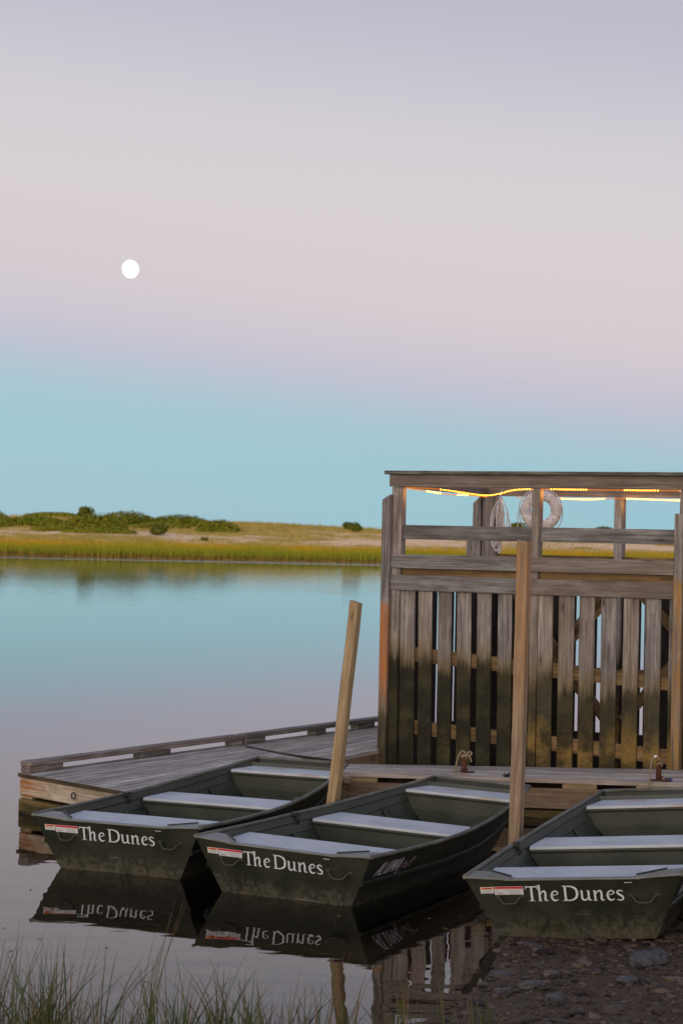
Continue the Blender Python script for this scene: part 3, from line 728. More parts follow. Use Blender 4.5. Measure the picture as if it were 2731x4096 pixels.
BOATS = [((-1.758, 15.37, -.004), .378, .007, 0, 'olive green flat-bottomed boat farthest left, afloat beside the long dock'),
         ((-.406, 14.442, -.029), .472, .005, .016, 'olive green flat-bottomed boat afloat between the two square pilings'),
         ((1.656, 13.10, .032), .314, .016, -.088, 'olive green flat-bottomed boat with its stern resting on the stony mud'),
         ((3.42, 13.02, .065), .33, .012, -.03, 'olive green flat-bottomed boat of which only a corner shows at the right edge')]
boat0 = make_boat()
for i, (loc, hd, pt, rl, lab) in enumerate(BOATS):
    b = boat0 if i == 0 else copy_tree(boat0)
    place_boat(b, loc, hd, pt, rl); tag(b, lab, 'boat', 'olive green boats moored in a row')

# ---------------------------------------------------------------- floating docks
def quadlerp(q, u, v):
    a, b, c, d = [Vector(p) for p in q]     # a->b long side (left), d->c long side (right)
    return (a.lerp(b, u)).lerp(d.lerp(c, u), v)
def dock(name, quad, nb, label, z=.39, beam_mat=None, group='floating docks', curb=None, front_style=0, curb_gaps=((0, .14), (.49, .63), (.95, 1.0))):
    root = empty(name, (quad[0][0], quad[0][1], 0)); inv = Vector((-quad[0][0], -quad[0][1], 0))
    W = lambda p, zz: Vector((p[0], p[1], zz)) + inv
    dk = MB()
    for i in range(nb):
        v0 = (i + .03) / nb; v1 = (i + .97) / nb; zz = z + random.uniform(-.002, .002)
        p = [quadlerp(quad, -.004, v0), quadlerp(quad, 1, v0), quadlerp(quad, 1, v1), quadlerp(quad, -.004, v1)]
        a = (p[0] + p[3]) / 2; b = (p[1] + p[2]) / 2; w = ((p[0] - p[3]).length * abs(1) + (p[1] - p[2]).length) / 2
        # true board outline (ends follow the dock's cut end)
        rr_ = random.random(); off = Vector((random.random() * 30, random.random() * 30, random.random() * 30)); d = (b - a).normalized(); nx = Vector((-d.y, d.x))
        top = [W(q, zz) for q in p]; bot = [W(q, zz - .038) for q in p]; vs = top + bot
        gs = []
        for q in vs:
            rel = q - inv - Vector((a.x, a.y, 0)); gs.append(Vector((rel.x * nx.x + rel.y * nx.y, rel.z, rel.x * d.x + rel.y * d.y)) + off)
        bb = dk.addv(vs, gs, rr_)
        # dirty worn board edges
        for ka, kb in ((0, .075), (.925, 1)):
            e4 = [top[0].lerp(top[3], ka), top[1].lerp(top[2], ka), top[1].lerp(top[2], kb), top[0].lerp(top[3], kb)]
            ge = [gs[0].lerp(gs[3], ka), gs[1].lerp(gs[2], ka), gs[1].lerp(gs[2], kb), gs[0].lerp(gs[3], kb)]
            b4 = dk.addv(e4, ge, -1.0); dk.f.append([b4, b4 + 1, b4 + 2, b4 + 3]); dk.sm.append(False)
        i4 = [top[0].lerp(top[3], .075), top[1].lerp(top[2], .075), top[1].lerp(top[2], .925), top[0].lerp(top[3], .925)]
        g4 = [gs[0].lerp(gs[3], .075), gs[1].lerp(gs[2], .075), gs[1].lerp(gs[2], .925), gs[0].lerp(gs[3], .925)]
        b4 = dk.addv(i4, g4, rr_); dk.f.append([b4, b4 + 1, b4 + 2, b4 + 3]); dk.sm.append(False)
        for f in ([7, 6, 5, 4], [0, 4, 5, 1], [1, 5, 6, 2], [2, 6, 7, 3], [3, 7, 4, 0]): dk.f.append([bb + k for k in f]); dk.sm.append(False)
    dk.build('deck', W_DECK, root, fixn=False)
    A_, B_, C_, D_ = [Vector(p) for p in quad]
    # edge board, upper beams with gap blocks, lower float beams
    def side(p, q, inset):
        d = (q - p).normalized(); nrm = Vector((d.y, -d.x)); c = (A_ + B_ + C_ + D_) / 4
        if (c - p).dot(nrm) < 0: nrm = -nrm
        return p + nrm * inset, q + nrm * inset
    ub = MB(); lo = MB()
    def block(a, b, w, h):
        q_ = MB(); q_.beam(a, b, w, h, (0, 0, 1), .003); q_.build('spacer_block', W_POST, root)
    for k, (p, q) in enumerate(((A_, D_), (D_, C_), (C_, B_), (B_, A_))):
        p1, q1 = side(p, q, .004 + .022); d = (q1 - p1).normalized()
        e_ = .0 if k % 2 == 0 else -.05
        if front_style == 0:
            ub.beam(W(p1 - d * e_, z - .040 - .088), W(q1 + d * e_, z - .040 - .088), .045, .175, (0, 0, 1), .006)
            p2, q2 = side(p, q, .05); n_ = max(2, int((q2 - p2).length / 1.1)); 
            for j in range(n_ + 1):
                c_ = p2.lerp(q2, (j + .0) / n_ * .9 + .05); block(W(c_ - d * .09, z - .232), W(c_ + d * .09, z - .232), .06, .030)
            p3, q3 = side(p, q, -.012 + .06); lo.beam(W(p3 - d * e_, z - .47), W(q3 + d * e_, z - .47), .12, .44, (0, 0, 1), .01)
        else:
            p2, q2 = side(p, q, .05); n_ = max(2, int((q2 - p2).length / .75))
            for j in range(n_ + 1):
                c_ = p2.lerp(q2, j / n_ * .94 + .03); block(W(c_ - d * .17, z - .066), W(c_ + d * .17, z - .066), .07, .052)
            p2, q2 = side(p, q, .03); ub.beam(W(p2 - d * e_, z - .094 - .10), W(q2 + d * e_, z - .094 - .10), .06, .20, (0, 0, 1), .006)
            p3, q3 = side(p, q, .07); lo.beam(W(p3 - d * e_, z - .51), W(q3 + d * e_, z - .51), .12, .39, (0, 0, 1), .01)
    ub.build('side_beam', beam_mat or W_BEAM, root); lo.build('float_beam', W_LOW, root)
    p1, q1 = side(A_, D_, -.018); ee = MB(); ee.beam(W(p1, z - .020), W(q1, z - .020), .012, .036, (0, 0, 1), .003); ee.build('end_trim', W_EDGE, root)
    fl = MB(); fl.prism([W(quadlerp(quad, u, v), -.12) for u, v in ((.04, .05), (.96, .05), (.96, .95), (.04, .95))], (0, 0, .2)); fl.build('float', simple('black_float', (.015, .015, .016), .7), root)
    if curb:
        cb = MB(); p1, q1 = side(A_, B_, .07); cb.beam(W(p1, z + .09), W(q1, z + .09), .14, .050, (0, 0, 1), .006); cb.build('curb_rail', W_TOP, root)
        for a, b in curb_gaps:
            cbk = MB(); cbk.beam(W(p1.lerp(q1, a), z + .033), W(p1.lerp(q1, b), z + .033), .12, .060, (0, 0, 1), .004); cbk.build('curb_block', W_TOP, root)
    return root
Q1 = [(-3.07, 18.66), (-1.16, 21.56), (-.30, 20.24), (-1.80, 17.36)]
Q2 = [(-1.13, 21.6), (1.0, 24.85), (1.78, 24.0), (-.07, 20.2)]
d1 = dock('floating_dock', Q1, 14, 'weathered floating dock section with its open end toward the left', curb=True, beam_mat=W_END)
d2 = dock('floating_dock', Q2, 13, 'rear floating dock section running behind the leaning piling to the pen', curb=True, curb_gaps=((0, .1), (.36, .42), (.6, .7), (.9, 1)))
d3 = dock('walkway_dock', [(6.2, 18.62), (.06, 19.2), (.03, 19.93), (6.2, 20.12)], 6, 'narrow walkway dock in front of the slatted pen, holding two rusty pipes', front_style=1)
for o, lab in ((d1, 0), (d2, 0), (d3, 0)): tag(o, None, 'dock', 'floating docks')
d1['label'] = 'weathered floating dock section at the far left with stained open end'
d2['label'] = 'rear floating dock section behind the leaning piling, ending at the pen'
d3['label'] = 'narrow walkway dock in front of the slatted pen holding two rusty pipes'
# eye ring on the first dock's end beam
ring = MB(); pr = Vector((-3.07, 18.66)).lerp(Vector((-1.70, 17.26)), .46); d = Vector((1.37, -1.4)).normalized(); nrm = Vector((-d.y * -1, -d.x * 1)); nrm = Vector((-.715, -.70))
c0 = Vector((pr.x + nrm.x * .012 + 3.07, pr.y + nrm.y * .012 - 18.66, .265)); ring.tube([c0 + Vector((d.x * math.cos(a) * .032, d.y * math.cos(a) * .032, math.sin(a) * .03)) + Vector((nrm.x, nrm.y, 0)) * .01 for a in [i * math.pi / 8 for i in range(17)]], .006, 6, caps=False)
ring.build('eye_ring', M_DKM, d1)

# ---------------------------------------------------------------- the slatted pen on pilings
PX, PY = .50, 21.42; PA = math.atan2(-.401, .916)
pen = empty('slatted_pen', (PX, PY, 0), PA)
tag(pen, 'weathered wooden pen of upright slats and rails with algae tide mark', 'fence')
def pb(name, x0, x1, y0, y1, z0, z1, mat, ch=.004, M=None, jit=0):
    q = MB(); q.box(((x0 + x1) / 2, (y0 + y1) / 2, (z0 + z1) / 2), (x1 - x0, y1 - y0, z1 - z0), M, ch); return q.build(name, mat, pen)
pick = [(.216, .385), (.432, .590), (.66, .815), (.886, 1.045), (1.115, 1.275), (1.354, 1.512), (1.545, 1.69), (1.806, 1.968), (2.036, 2.205), (2.268, 2.432), (2.506, 2.672), (2.744, 2.908), (2.983, 3.15), (3.236, 3.285)]
for i, (a, b) in enumerate(pick):
    q = MB(); tilt = random.uniform(-.004, .004) - .018 * max(0, 1 - a / 3)
    q.beam(((a + b) / 2 - tilt, -.014, -.55), ((a + b) / 2 + tilt, -.014, 2.30), .028, b - a, (1, 0, 0), .003)
    q.build('picket', W_FENCE3 if i in (6, 7, 12) else (W_FENCE if b < 1.7 else W_FENCE2), pen)
for k in range(8):
    a = 3.46 + k * .235; q = MB(); q.beam((a + .08, -.014, -.55), (a + .08, -.014, 2.30), .028, .16, (1, 0, 0), .003); q.build('picket', W_FENCE2, pen)
# front posts
q = MB(); q.box((.040, -.035, 1.3), (.098, .14, 3.80), None, .005, shift=(0, 0, .03)); q.build('post', W_OUT, pen)
q = MB(); q.box((.138, .035, 1.36), (.123, .13, 3.908), None, .005); q.build('post', W_FENCE, pen)
q = MB(); q.box((.142, -.034, 1.05), (.10, .03, 3.0), None, .003); q.build('post_facing', W_FENCE, pen)
pb('post', 1.708, 1.796, -.030, .10, -.6, 3.315, W_FENCE3)
q = MB(); q.box((3.345, -.07, 1.23), (.095, .12, 3.66), None, .005); q.build('post', W_RP, pen)
pb('post', 3.32, 3.43, .0, .11, -.6, 3.315, W_FENCE)
pb('post', 5.30, 5.42, -.03, .11, -.6, 3.315, W_FENCE2)
# rails (two lengths each), backing board, top beam, cap
for x0, x1 in ((.088, 1.703), (1.706, 3.296), (3.395, 5.4)):
    for z0, z1, mm in ((2.411, 2.567, W_TOP), (2.167, 2.335, W_TOP)):
        pb('rail', x0, x1, -.066, -.031, z0 + random.uniform(-.004, .004), z1, mm)
for x0, x1 in ((.203, 1.705), (1.799, 3.318), (3.432, 5.3)): pb('rail', x0, x1, .004, .042, 2.735, 2.893, W_TOP)
for x0, x1 in ((.203, 1.705), (1.799, 3.318), (3.432, 5.3)): pb('backing_board', x0, x1, .004, .042, 2.285, 2.445, W_BACK)
q = MB(); q.beam((1.80, .10, 2.40), (3.32, .10, 2.29), .035, .07, (0, 0, 1), .003); q.build('handrail', W_TOP, pen)
pb('top_beam', .050, 5.45, -.048, -.008, 3.317, 3.452, W_TOP)
pb('cap_board', .0, 5.5, -.085, .075, 3.454, 3.494, W_CAP)
for (za, zb, hh) in ((1.47, 1.27, .155), (.66, .50, .155)):     # inner ledger boards seen between the slats
    q = MB(); q.beam((.2, .022, za), (1.70, .022, za - (za - zb) * .5), .036, hh, (0, 0, 1), .003); q.build('ledger', W_BACK, pen)
    q = MB(); q.beam((1.80, .022, za - (za - zb) * .52), (3.4, .022, zb), .036, hh, (0, 0, 1), .003); q.build('ledger', W_BACK, pen)
# back wall and left side wall
YB = 3.86
def wall(lo, hi, gaps, put):
    x_ = lo
    for g0, g1 in gaps + [(hi, hi)]:
        n_ = max(1, round((g0 - x_) / .165)); w_ = (g0 - x_) / n_
        if w_ > .03:
            for k in range(n_): put(x_ + w_ * (k + .5), w_ - .006)
        x_ = g1
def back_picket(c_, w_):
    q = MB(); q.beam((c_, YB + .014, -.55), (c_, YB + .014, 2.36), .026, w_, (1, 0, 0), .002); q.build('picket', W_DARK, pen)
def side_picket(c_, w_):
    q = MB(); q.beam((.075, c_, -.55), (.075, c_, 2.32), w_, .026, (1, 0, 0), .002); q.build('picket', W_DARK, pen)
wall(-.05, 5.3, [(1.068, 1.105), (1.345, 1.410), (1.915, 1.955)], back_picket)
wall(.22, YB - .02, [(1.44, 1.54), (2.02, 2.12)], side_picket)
q = MB(); q.box((-.27, YB - .03, 1.3), (.11, .14, 3.94), None, .005, shift=(0, 0, .05)); q.build('post', W_FENCE, pen)
q = MB(); q.box((-.38, YB - .0, .95), (.10, .08, 3.90), None, .005); q.build('post', W_FENCE, pen)
q = MB(); q.box((-.09, YB - .03, 1.36), (.20, .14, 3.908), None, .005); q.build('post', W_FENCE, pen)
pb('post', 1.565, 1.668, YB - .09, YB + .10, -.6, 3.315, W_FENCE2)
pb('post', 3.30, 3.40, YB - .09, YB + .10, -.6, 3.315, W_FENCE2)
pb('post', 5.30, 5.40, YB - .09, YB + .10, -.6, 3.315, W_FENCE2)
pb('top_beam', -.42, 5.45, YB - .045, YB, 3.317, 3.452, W_TOP)
q = MB(); q.beam((.10, .0, 3.385), (-.17, YB - .05, 3.385), .038, .135, (0, 0, 1), .003); q.build('top_beam', W_TOP, pen)
pb('rail', -.02, 5.3, YB - .06, YB - .022, 2.42, 2.565, W_BACK)
pb('rail', -.02, 5.3, YB - .06, YB - .022, 1.0, 1.15, W_BACK)
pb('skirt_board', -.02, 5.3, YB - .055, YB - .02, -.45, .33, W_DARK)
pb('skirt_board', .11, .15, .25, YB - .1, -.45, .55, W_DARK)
for a, b in (((.1, .35), (1.62, 2.3)), ((1.62, .35), (.1, 2.3)), ((1.72, 2.35), (3.3, .7)), ((1.72, .5), (3.3, 2.35)), ((3.4, .5), (5.2, 2.3)), ((.5, 1.5), (1.62, .45)), ((.9, 1.35), (1.7, 2.25))):
    q = MB(); yo = YB - .10 if a[1] < b[1] else YB - .14
    q.beam((a[0], yo, a[1]), (b[0], yo, b[1]), .035, .13, (0, 0, 1), .003); q.build('brace', W_BACK, pen)

# rope lights under the rim
def ropelight(pts, label, dens=.030, bright=None):
    P = spline(pts, 10); L_ = [0]
    for i in range(1, len(P)): L_.append(L_[-1] + float(np.linalg.norm(P[i] - P[i - 1])))
    n = int(L_[-1] / dens); q = MB(); out = []; rad = []; glow_ = []
    for k in range(n * 4 + 1):
        t = k / (n * 4) * L_[-1]; i = max(j for j in range(len(L_)) if L_[j] <= t + 1e-9); i = min(i, len(P) - 2); u = (t - L_[i]) / (L_[i + 1] - L_[i])
        out.append(P[i] + (P[i + 1] - P[i]) * u); bead = (k % 4 == 2); rad.append(.0066 if bead else .0038)
        f = t / L_[-1]; lit = 1 if bright is None or any(a <= f <= b for a, b in bright) else 0
        glow_.append((1.0 if lit else .06) if bead else .02)
    q.tube(out, rad, 6, caps=True)
    n_v = 6; q.r = []
    for gl_ in glow_: q.r += [gl_] * n_v
    o = q.build('rope_light', M_LED, None); o.parent = None
    o.matrix_world = Matrix.Translation((PX, PY, 0)) @ Matrix.Rotation(PA, 4, 'Z'); return tag(o, label, 'rope light', 'rope lights under the pen rim')
s = NT('amber_led'); em = s.n('ShaderNodeEmission'); rn = s.attr('rnd', 'Fac')
s.l(s.mix(s.rng(rn, .2, .9), (1, .26, .01), (1, .37, .035)), em.inputs[0]); s.l(s.math('MULTIPLY', rn, 27), em.inputs[1]); s.l(em.outputs[0], s.out.inputs[0]); M_LED = s.m
ropelight([(.22, .03, 3.31), (.6, .05, 3.295), (1.1, .06, 3.235), (1.3, .05, 3.25), (1.55, .03, 3.30), (2.2, .02, 3.305), (3.0, .02, 3.303), (4.0, .02, 3.305), (5.2, .02, 3.305)],
          'glowing amber rope light sagging beneath the front rim beam', bright=((.08, .30), (.34, .42), (.5, .58), (.62, .9)))
ropelight([(.17, .16, 3.31), (.10, 1.0, 3.295), (.03, 1.9, 3.285), (-.05, 2.8, 3.30), (-.12, 3.7, 3.30)],
          'glowing amber rope light along the left side beam of the rim', bright=((.22, .4), (.6, .75)))
ropelight([(.25, YB - .07, 3.30), (.75, YB - .07, 3.295), (1.2, YB - .07, 3.285), (1.5, YB - .10, 3.30), (1.75, YB - .12, 3.30), (2.5, YB - .07, 3.285), (3.2, YB - .07, 3.29), (4.2, YB - .07, 3.29), (5.2, YB - .07, 3.29)],
          'glowing amber rope light along the rear rim beam beyond the life ring', bright=((.08, .24), (.3, .5), (.7, .9)))

# the warm light the rope lights throw on the timber next to them
for lx, ly, lz, en in ((.30, .07, 3.25, .16), (1.86, .06, 3.26, .20), (.09, YB - .16, 3.22, .20), (1.76, YB - .12, 3.22, .26), (3.26, .04, 3.26, .14), (1.1, .12, 3.27, .12), (2.6, .10, 3.27, .12)):
    ld = bpy.data.lights.new('led_glow', 'POINT'); ld.energy = en * 5; ld.color = (1, .40, .07); ld.shadow_soft_size = .025
    lo_ = bpy.data.objects.new('led_glow', ld); col.objects.link(lo_); lo_.matrix_world = Matrix.Translation((PX, PY, 0)) @ Matrix.Rotation(PA, 4, 'Z') @ Matrix.Translation((lx, ly, lz))
# life ring and rope coil hung inside
PM = Matrix.Translation((PX, PY, 0)) @ Matrix.Rotation(PA, 4, 'Z')
lr = empty('life_ring'); lr.matrix_world = PM @ Matrix.Translation((.64, YB - .22, 3.135)) @ Matrix.Rotation(R(22), 4, 'Z') @ Matrix.Rotation(R(-4), 4, 'X')
q = MB(); rows = []; Rm, rm = .196, .068
for i in range(49):
    a = i / 48 * 2 * math.pi; row = []
    for k in range(17):
        b = k / 16 * 2 * math.pi; rr_ = Rm + rm * math.cos(b); row.append((rr_ * math.cos(a), rm * .8 * math.sin(b), rr_ * math.sin(a)))
    rows.append(row)
q.grid(rows)
s = NT('worn_ring'); n1 = s.noise(s.n('ShaderNodeTexCoord').outputs['Object'], 30, 5, .7); n2 = s.noise(s.n('ShaderNodeTexCoord').outputs['Object'], 6, 4, .6)
c = s.mix(s.rng(n1, .4, .65), (.70, .66, .65), (.40, .35, .33)); c = s.mix(s.rng(n2, .5, .7, 0, .4), c, (.40, .34, .30))
q.build('ring', s.bsdf(c, .8, n1, .002), lr)
for ang in (4, 94, 184, 274):
    a = R(ang); st_ = MB(); rows = []
    for da in (-.17, .17):
        row = []
        for k in range(17):
            b = k / 16 * 2 * math.pi; rr_ = Rm + (rm + .005) * math.cos(b); row.append((rr_ * math.cos(a + da * .8), (rm * .8 + .005) * math.sin(b), rr_ * math.sin(a + da * .8)))
        rows.append(row)
    st_.grid(rows); st_.build('strap', simple('pale_strap', (.50, .47, .48), .7), lr)
gr = MB(); pts = []
for i in range(65):
    a = i / 64 * 2 * math.pi + R(4); sag = abs(math.sin(2 * (a - R(4)))) ; pts.append(((.272 + .022 * sag) * math.cos(a), .03, (.272 + .022 * sag) * math.sin(a) - .012 * sag))
gr.tube(pts, .0065, 6); gr.tube([(0, 0, .25), (.0, .02, .30), (.01, .06, .38)], .006, 6)
gr.tube(spline([(-.27, .0, .02), (-.30, -.02, -.05), (-.29, -.01, -.2), (-.31, 0, -.33)], 5), .006, 6); gr.build('grab_rope', M_ROPEW, lr)
tag(lr, 'worn white life ring hanging under the rear rim beam', 'life ring')
rcoil = MB()
for k in range(13):
    ox = random.uniform(-.09, .10); Lr = random.uniform(.34, .80); w_ = random.uniform(.01, .075); oy = random.uniform(-.05, .03)
    pts = [(0 + random.uniform(-.02, .02), oy * .3, -.02), (ox * .7 - w_ * .4, oy, -.12), (ox - w_, oy, -Lr * .55), (ox - w_ * .6, oy, -Lr + .05), (ox, oy - .01, -Lr), (ox + w_ * .7, oy, -Lr + .05), (ox + w_, oy, -Lr * .5), (ox * .7 + w_ * .5, oy, -.10), (random.uniform(-.02, .02), 0, 0)]
    rcoil.tube(spline(pts, 5), .0075, 6)
rcoil.tube(spline([(.08, -.02, -.2), (.16, -.03, -.36), (.14, -.02, -.48)], 5), .007, 6)
rcoil.tube(spline([(.08, -.02, -.45), (.17, -.03, -.6), (.22, -.02, -.64)], 5), .007, 6)
rcoil.tube(spline([(0, 0, -.02), (0, .02, .05), (.0, .05, .08)], 5), .009, 6)
ro = rcoil.build('rope_coil', M_ROPEW); ro.matrix_world = PM @ Matrix.Translation((.075, YB - .17, 3.30)); tag(ro, 'white rope coil hanging from the rear post of the pen', 'rope')

# ---------------------------------------------------------------- square pilings
def piling(a, b, w, tw, mat, label, bow=.0):
    a, b = Vector(a), Vector(b); d = (b - a).normalized(); q = MB()
    x_ = Vector((math.cos(tw), math.sin(tw), 0)); x_ = (x_ - d * x_.dot(d)).normalized(); y_ = d.cross(x_); n = 14; off = Vector((random.random() * 9, 3, 2))
    for i in range(n + 1):
        t = i / n; c = a.lerp(b, t) + x_ * (math.sin(t * 3.1) * bow) + x_ * noise.noise(Vector((t * 5, 1, 2))) * .004; V = []; G = []; ch = .006; h = w / 2
        for sx, sy in ((-h, -h + ch), (-h + ch, -h), (h - ch, -h), (h, -h + ch), (h, h - ch), (h - ch, h), (-h + ch, h), (-h, h - ch)):
            tz = .0
            if i == n: tz = -sx * .18
            V.append(c + x_ * sx + y_ * sy + d * tz); G.append(Vector((sx, sy, t * (b - a).length)) + off)
        bb = q.addv(V, G, .5)
        if i:
            for k in range(8): q.f.append([bb - 8 + k, bb - 8 + (k + 1) % 8, bb + (k + 1) % 8, bb + k]); q.sm.append(False)
    q.f.append([bb + k for k in range(8)]); q.sm.append(False)
    o = q.build('wooden_piling', mat); return tag(o, label, 'post', 'square wooden pilings')
piling((-.118, 17.1, -.5), (.146, 17.1, 2.17), .089, R(-32), W_POST, 'tan square piling leaning to the right between the two left boats', .012)
piling((1.463, 15.7, -.5), (1.499, 15.7, 2.745), .095, R(-28), W_POST2, 'tall upright square piling between the middle boat and the beached boat', .008)

# ---------------------------------------------------------------- rusty mooring pipes with ropes, small things on the walkway
def pipe(x, y, h, label):
    e = empty('mooring_pipe', (x, y, .392)); q = MB(); q.tube([(0, 0, 0), (0, 0, h * .75), (.002, 0, h)], [.029, .028, .027], 14); q.tube([(.02, -.01, .03), (.042, -.012, .035)], .012, 8); q.build('pipe', M_RUST, e)
    q = MB(); q.box((.01, 0, .003), (.19, .12, .006), ch=.002); q.build('base_plate', M_RUST, e); return tag(e, label, 'mooring post', 'rusty mooring pipes on the walkway')
pipe(1.29, 19.42, .155, 'short rusty mooring pipe with a looped knot, left of the tall piling')
pipe(3.20, 19.06, .19, 'taller rusty mooring pipe with white-tipped rope at the right edge')
q = MB()
q.tube(spline([(-.10, -.11, .0), (-.085, -.06, .05), (-.06, -.03, .15), (-.02, -.02, .205), (.01, -.02, .19), (.0, -.03, .155), (.02, -.035, .16), (.03, -.03, .18), (.055, -.02, .20), (.075, -.03, .18), (.05, -.035, .165), (.02, -.04, .165)], 6), .0095, 8)
q.tube(spline([(-.025, -.03, .14), (.0, -.04, .16), (.025, -.03, .14), (.0, 0, .13), (-.03, 0, .15), (-.01, -.04, .165)], 6), .010, 8)
q.tube(spline([(.05, -.035, .165), (.06, -.05, .14), (.072, -.05, .10)], 5), .0085, 8)
q.tube(spline([(-.10, -.11, .008), (-.04, -.16, .0), (.02, -.23, -.01)], 5), .0085, 8); q.tube(spline([(-.10, -.11, .008), (-.06, -.06, .035), (-.01, -.035, .04)], 5), .007, 6)
o = q.build('mooring_rope', M_ROPE); o.location = (1.29, 19.42, .400); tag(o, 'frayed tan rope knotted round the left rusty pipe', 'rope')
q = MB(); q.tube(spline([(.02, -.01, .17), (.0, -.035, .20), (-.01, -.035, .225), (-.04, -.03, .235), (-.075, -.05, .20), (-.10, -.10, .10), (-.115, -.16, .0), (-.125, -.20, -.06)], 6), .0085, 8)
q.tube(spline([(.03, -.03, .14), (0, -.04, .17), (-.02, -.02, .15), (.01, .02, .14), (.03, 0, .17)], 6), .010, 8)
o = q.build('mooring_rope', M_ROPE); o.location = (3.20, 19.06, .400); tag(o, 'thin tan rope hanging from the right rusty pipe over the dock edge', 'rope')
tp = MB(); tp.tube(spline([(-.030, -.032, .236), (-.045, -.035, .232), (-.055, -.04, .225)], 4), .0135, 8); tp.build('rope_tip', simple('white_tape', (.75, .78, .75), .6), o)
q = empty('bottle', (3.25, 18.99, .412)); b_ = MB(); b_.tube([(0, 0, 0), (.055, 0, 0)], .018, 10); b_.build('bottle_body', simple('brown_plastic', (.06, .045, .03), .5), q)
b_ = MB(); b_.tube([(.056, 0, 0), (.074, 0, 0)], [.019, .014], 10); b_.build('blue_cap', simple('blue_plastic', (.04, .10, .42), .5), q); tag(q, 'small brown plug with blue cap lying beside the right rusty pipe', 'plug')
q = MB()
for k in range(26):
    a = random.random() * 6.28; e_ = Vector((math.cos(a) * .05, math.sin(a) * .04, random.uniform(-.03, .06))); q.tube([(0, 0, 0), e_ * .6 + Vector((0, 0, .01)), e_], [.006, .004, .002], 4)
o = q.build('frayed_rope', M_DKM); o.location = (1.70, 19.13, .385); tag(o, 'dark frayed tuft of old rope at the walkway edge by the tall piling', 'rope')
q = MB(); q.prism([(0, 0, 0), (.03, -.008, .004), (.065, 0, 0), (.03, .012, .004)], (0, 0, .002)); o = q.build('leaf', simple('green_leaf', (.10, .13, .03), .7)); o.location = (1.06, 19.30, .394); tag(o, 'small olive leaf lying on the walkway left of the left pipe', 'leaf')
# cable lying over the dock seam
q = MB(); q.tube(spline([(-1.0, 21.25, .405), (-.75, 20.9, .402), (-.5, 20.55, .402), (-.2, 20.28, .402), (-.02, 20.1, .40), (.05, 19.75, .40)], 8), .009, 8)
tag(q.build('cable', M_DKM), 'dark cable lying across the dock behind the left boat', 'cable')

# ---------------------------------------------------------------- stones on the mud
def stonemesh(mb, c, sx, sy, sz, sub=1, ns=1.0):
    bm = bmesh.new(); bmesh.ops.create_icosphere(bm, subdivisions=sub, radius=1); seed = random.random() * 50; rot = Matrix.Rotation(random.random() * 6.28, 3, 'Z')
    vs = []
    for v in bm.verts:
        p = v.co.normalized(); k = 1 + ns * (.45 * noise.noise(p * 1.3 + Vector((seed, 0, 0))) + .2 * noise.noise(p * 3.3 + Vector((0, seed, 0))))
        p = p * k; p.z = max(p.z, -.4); p.z = min(p.z, .75 + .2 * p.x)
        vs.append(rot @ Vector((p.x * sx, p.y * sy, p.z * sz)) + Vector(c))
    b = mb.addv(vs, vs, random.random())
    for f in bm.faces: mb.f.append([b + v.index for v in f.verts]); mb.sm.append(False)
    bm.free()
s = NT('stone'); P = s.pos(); n1 = s.noise(P, 22, 5, .7); n2 = s.noise(P, 70, 4, .7); rn = s.attr('rnd', 'Fac')
c = s.mix(s.rng(n1, .35, .65), (.028, .028, .029), (.085, .082, .076)); c = s.mix(s.rng(rn, .5, 1, 0, .5), c, (.12, .085, .06)); c = s.mix(s.rng(n2, .6, .75, 0, .6), c, (.02, .02, .02))
M_STONE = s.bsdf(c, .6, s.math('ADD', n1, n2), .006)
s = NT('pebble'); P = s.pos(); rn = s.attr('rnd', 'Fac'); n1 = s.noise(P, 40, 4, .7)
c = s.mix(rn, (.014, .011, .009), (.135, .105, .078)); c = s.mix(s.rng(s.math('FRACT', s.math('MULTIPLY', rn, 5.7)), .6, 1, 0, .7), c, (.07, .042, .026)); c = s.mix(s.rng(n1, .5, .7, 0, .5), c, (.02, .018, .016))
M_PEB = s.bsdf(c, .75, spec=.15)
for (x, y, a, b, cc, lab) in ((2.02, 12.25, .17, .11, .075, 'large grey stone on the mud below the beached boat'), (1.07, 12.05, .075, .05, .03, 'flat pale stone at the water edge left of the beached boat'),
    (1.20, 11.55, .09, .05, .03, 'flat grey slab on the mud below the beached boat'), (1.78, 11.62, .085, .06, .035, 'tan wedge-shaped stone below the large grey stone'),
    (1.28, 11.05, .07, .05, .05, 'blue-grey angular stone in the middle of the mud'), (2.12, 11.05, .10, .06, .045, 'rough grey stone at the lower right of the mud'), (1.03, 11.5, .055, .04, .03, 'small grey stone beside the flat grey slab'),
    (1.33, 12.93, .085, .04, .02, 'thin flat stone under the left corner of the beached boat')):
    q = MB(); stonemesh(q, (0, 0, 0), a, b, cc, 3, .9); o = q.build('stone', M_STONE); o.location = (x, y, ground_z(x, y) + cc * .25); tag(o, lab, 'stone', 'stones on the mud')
q = MB()
for i in range(9000):
    x = random.uniform(-.2, 3.6); y = random.uniform(9.5, 14.2); d = interp(x, SHORE) - y
    if d < -.5 or (d < 0 and random.random() < .6): continue
    r_ = abs(random.gauss(0, 1)) ** 1.9 * .0065 + .004; stonemesh(q, (x, y, ground_z(x, y) + r_ * .1), r_ * random.uniform(.9, 2), r_, r_ * .6, 1, 1)
tag(q.build('pebbles', M_PEB), 'dark pebbles and shell bits strewn over the wet mud', 'pebbles', kind='stuff')
q = MB()
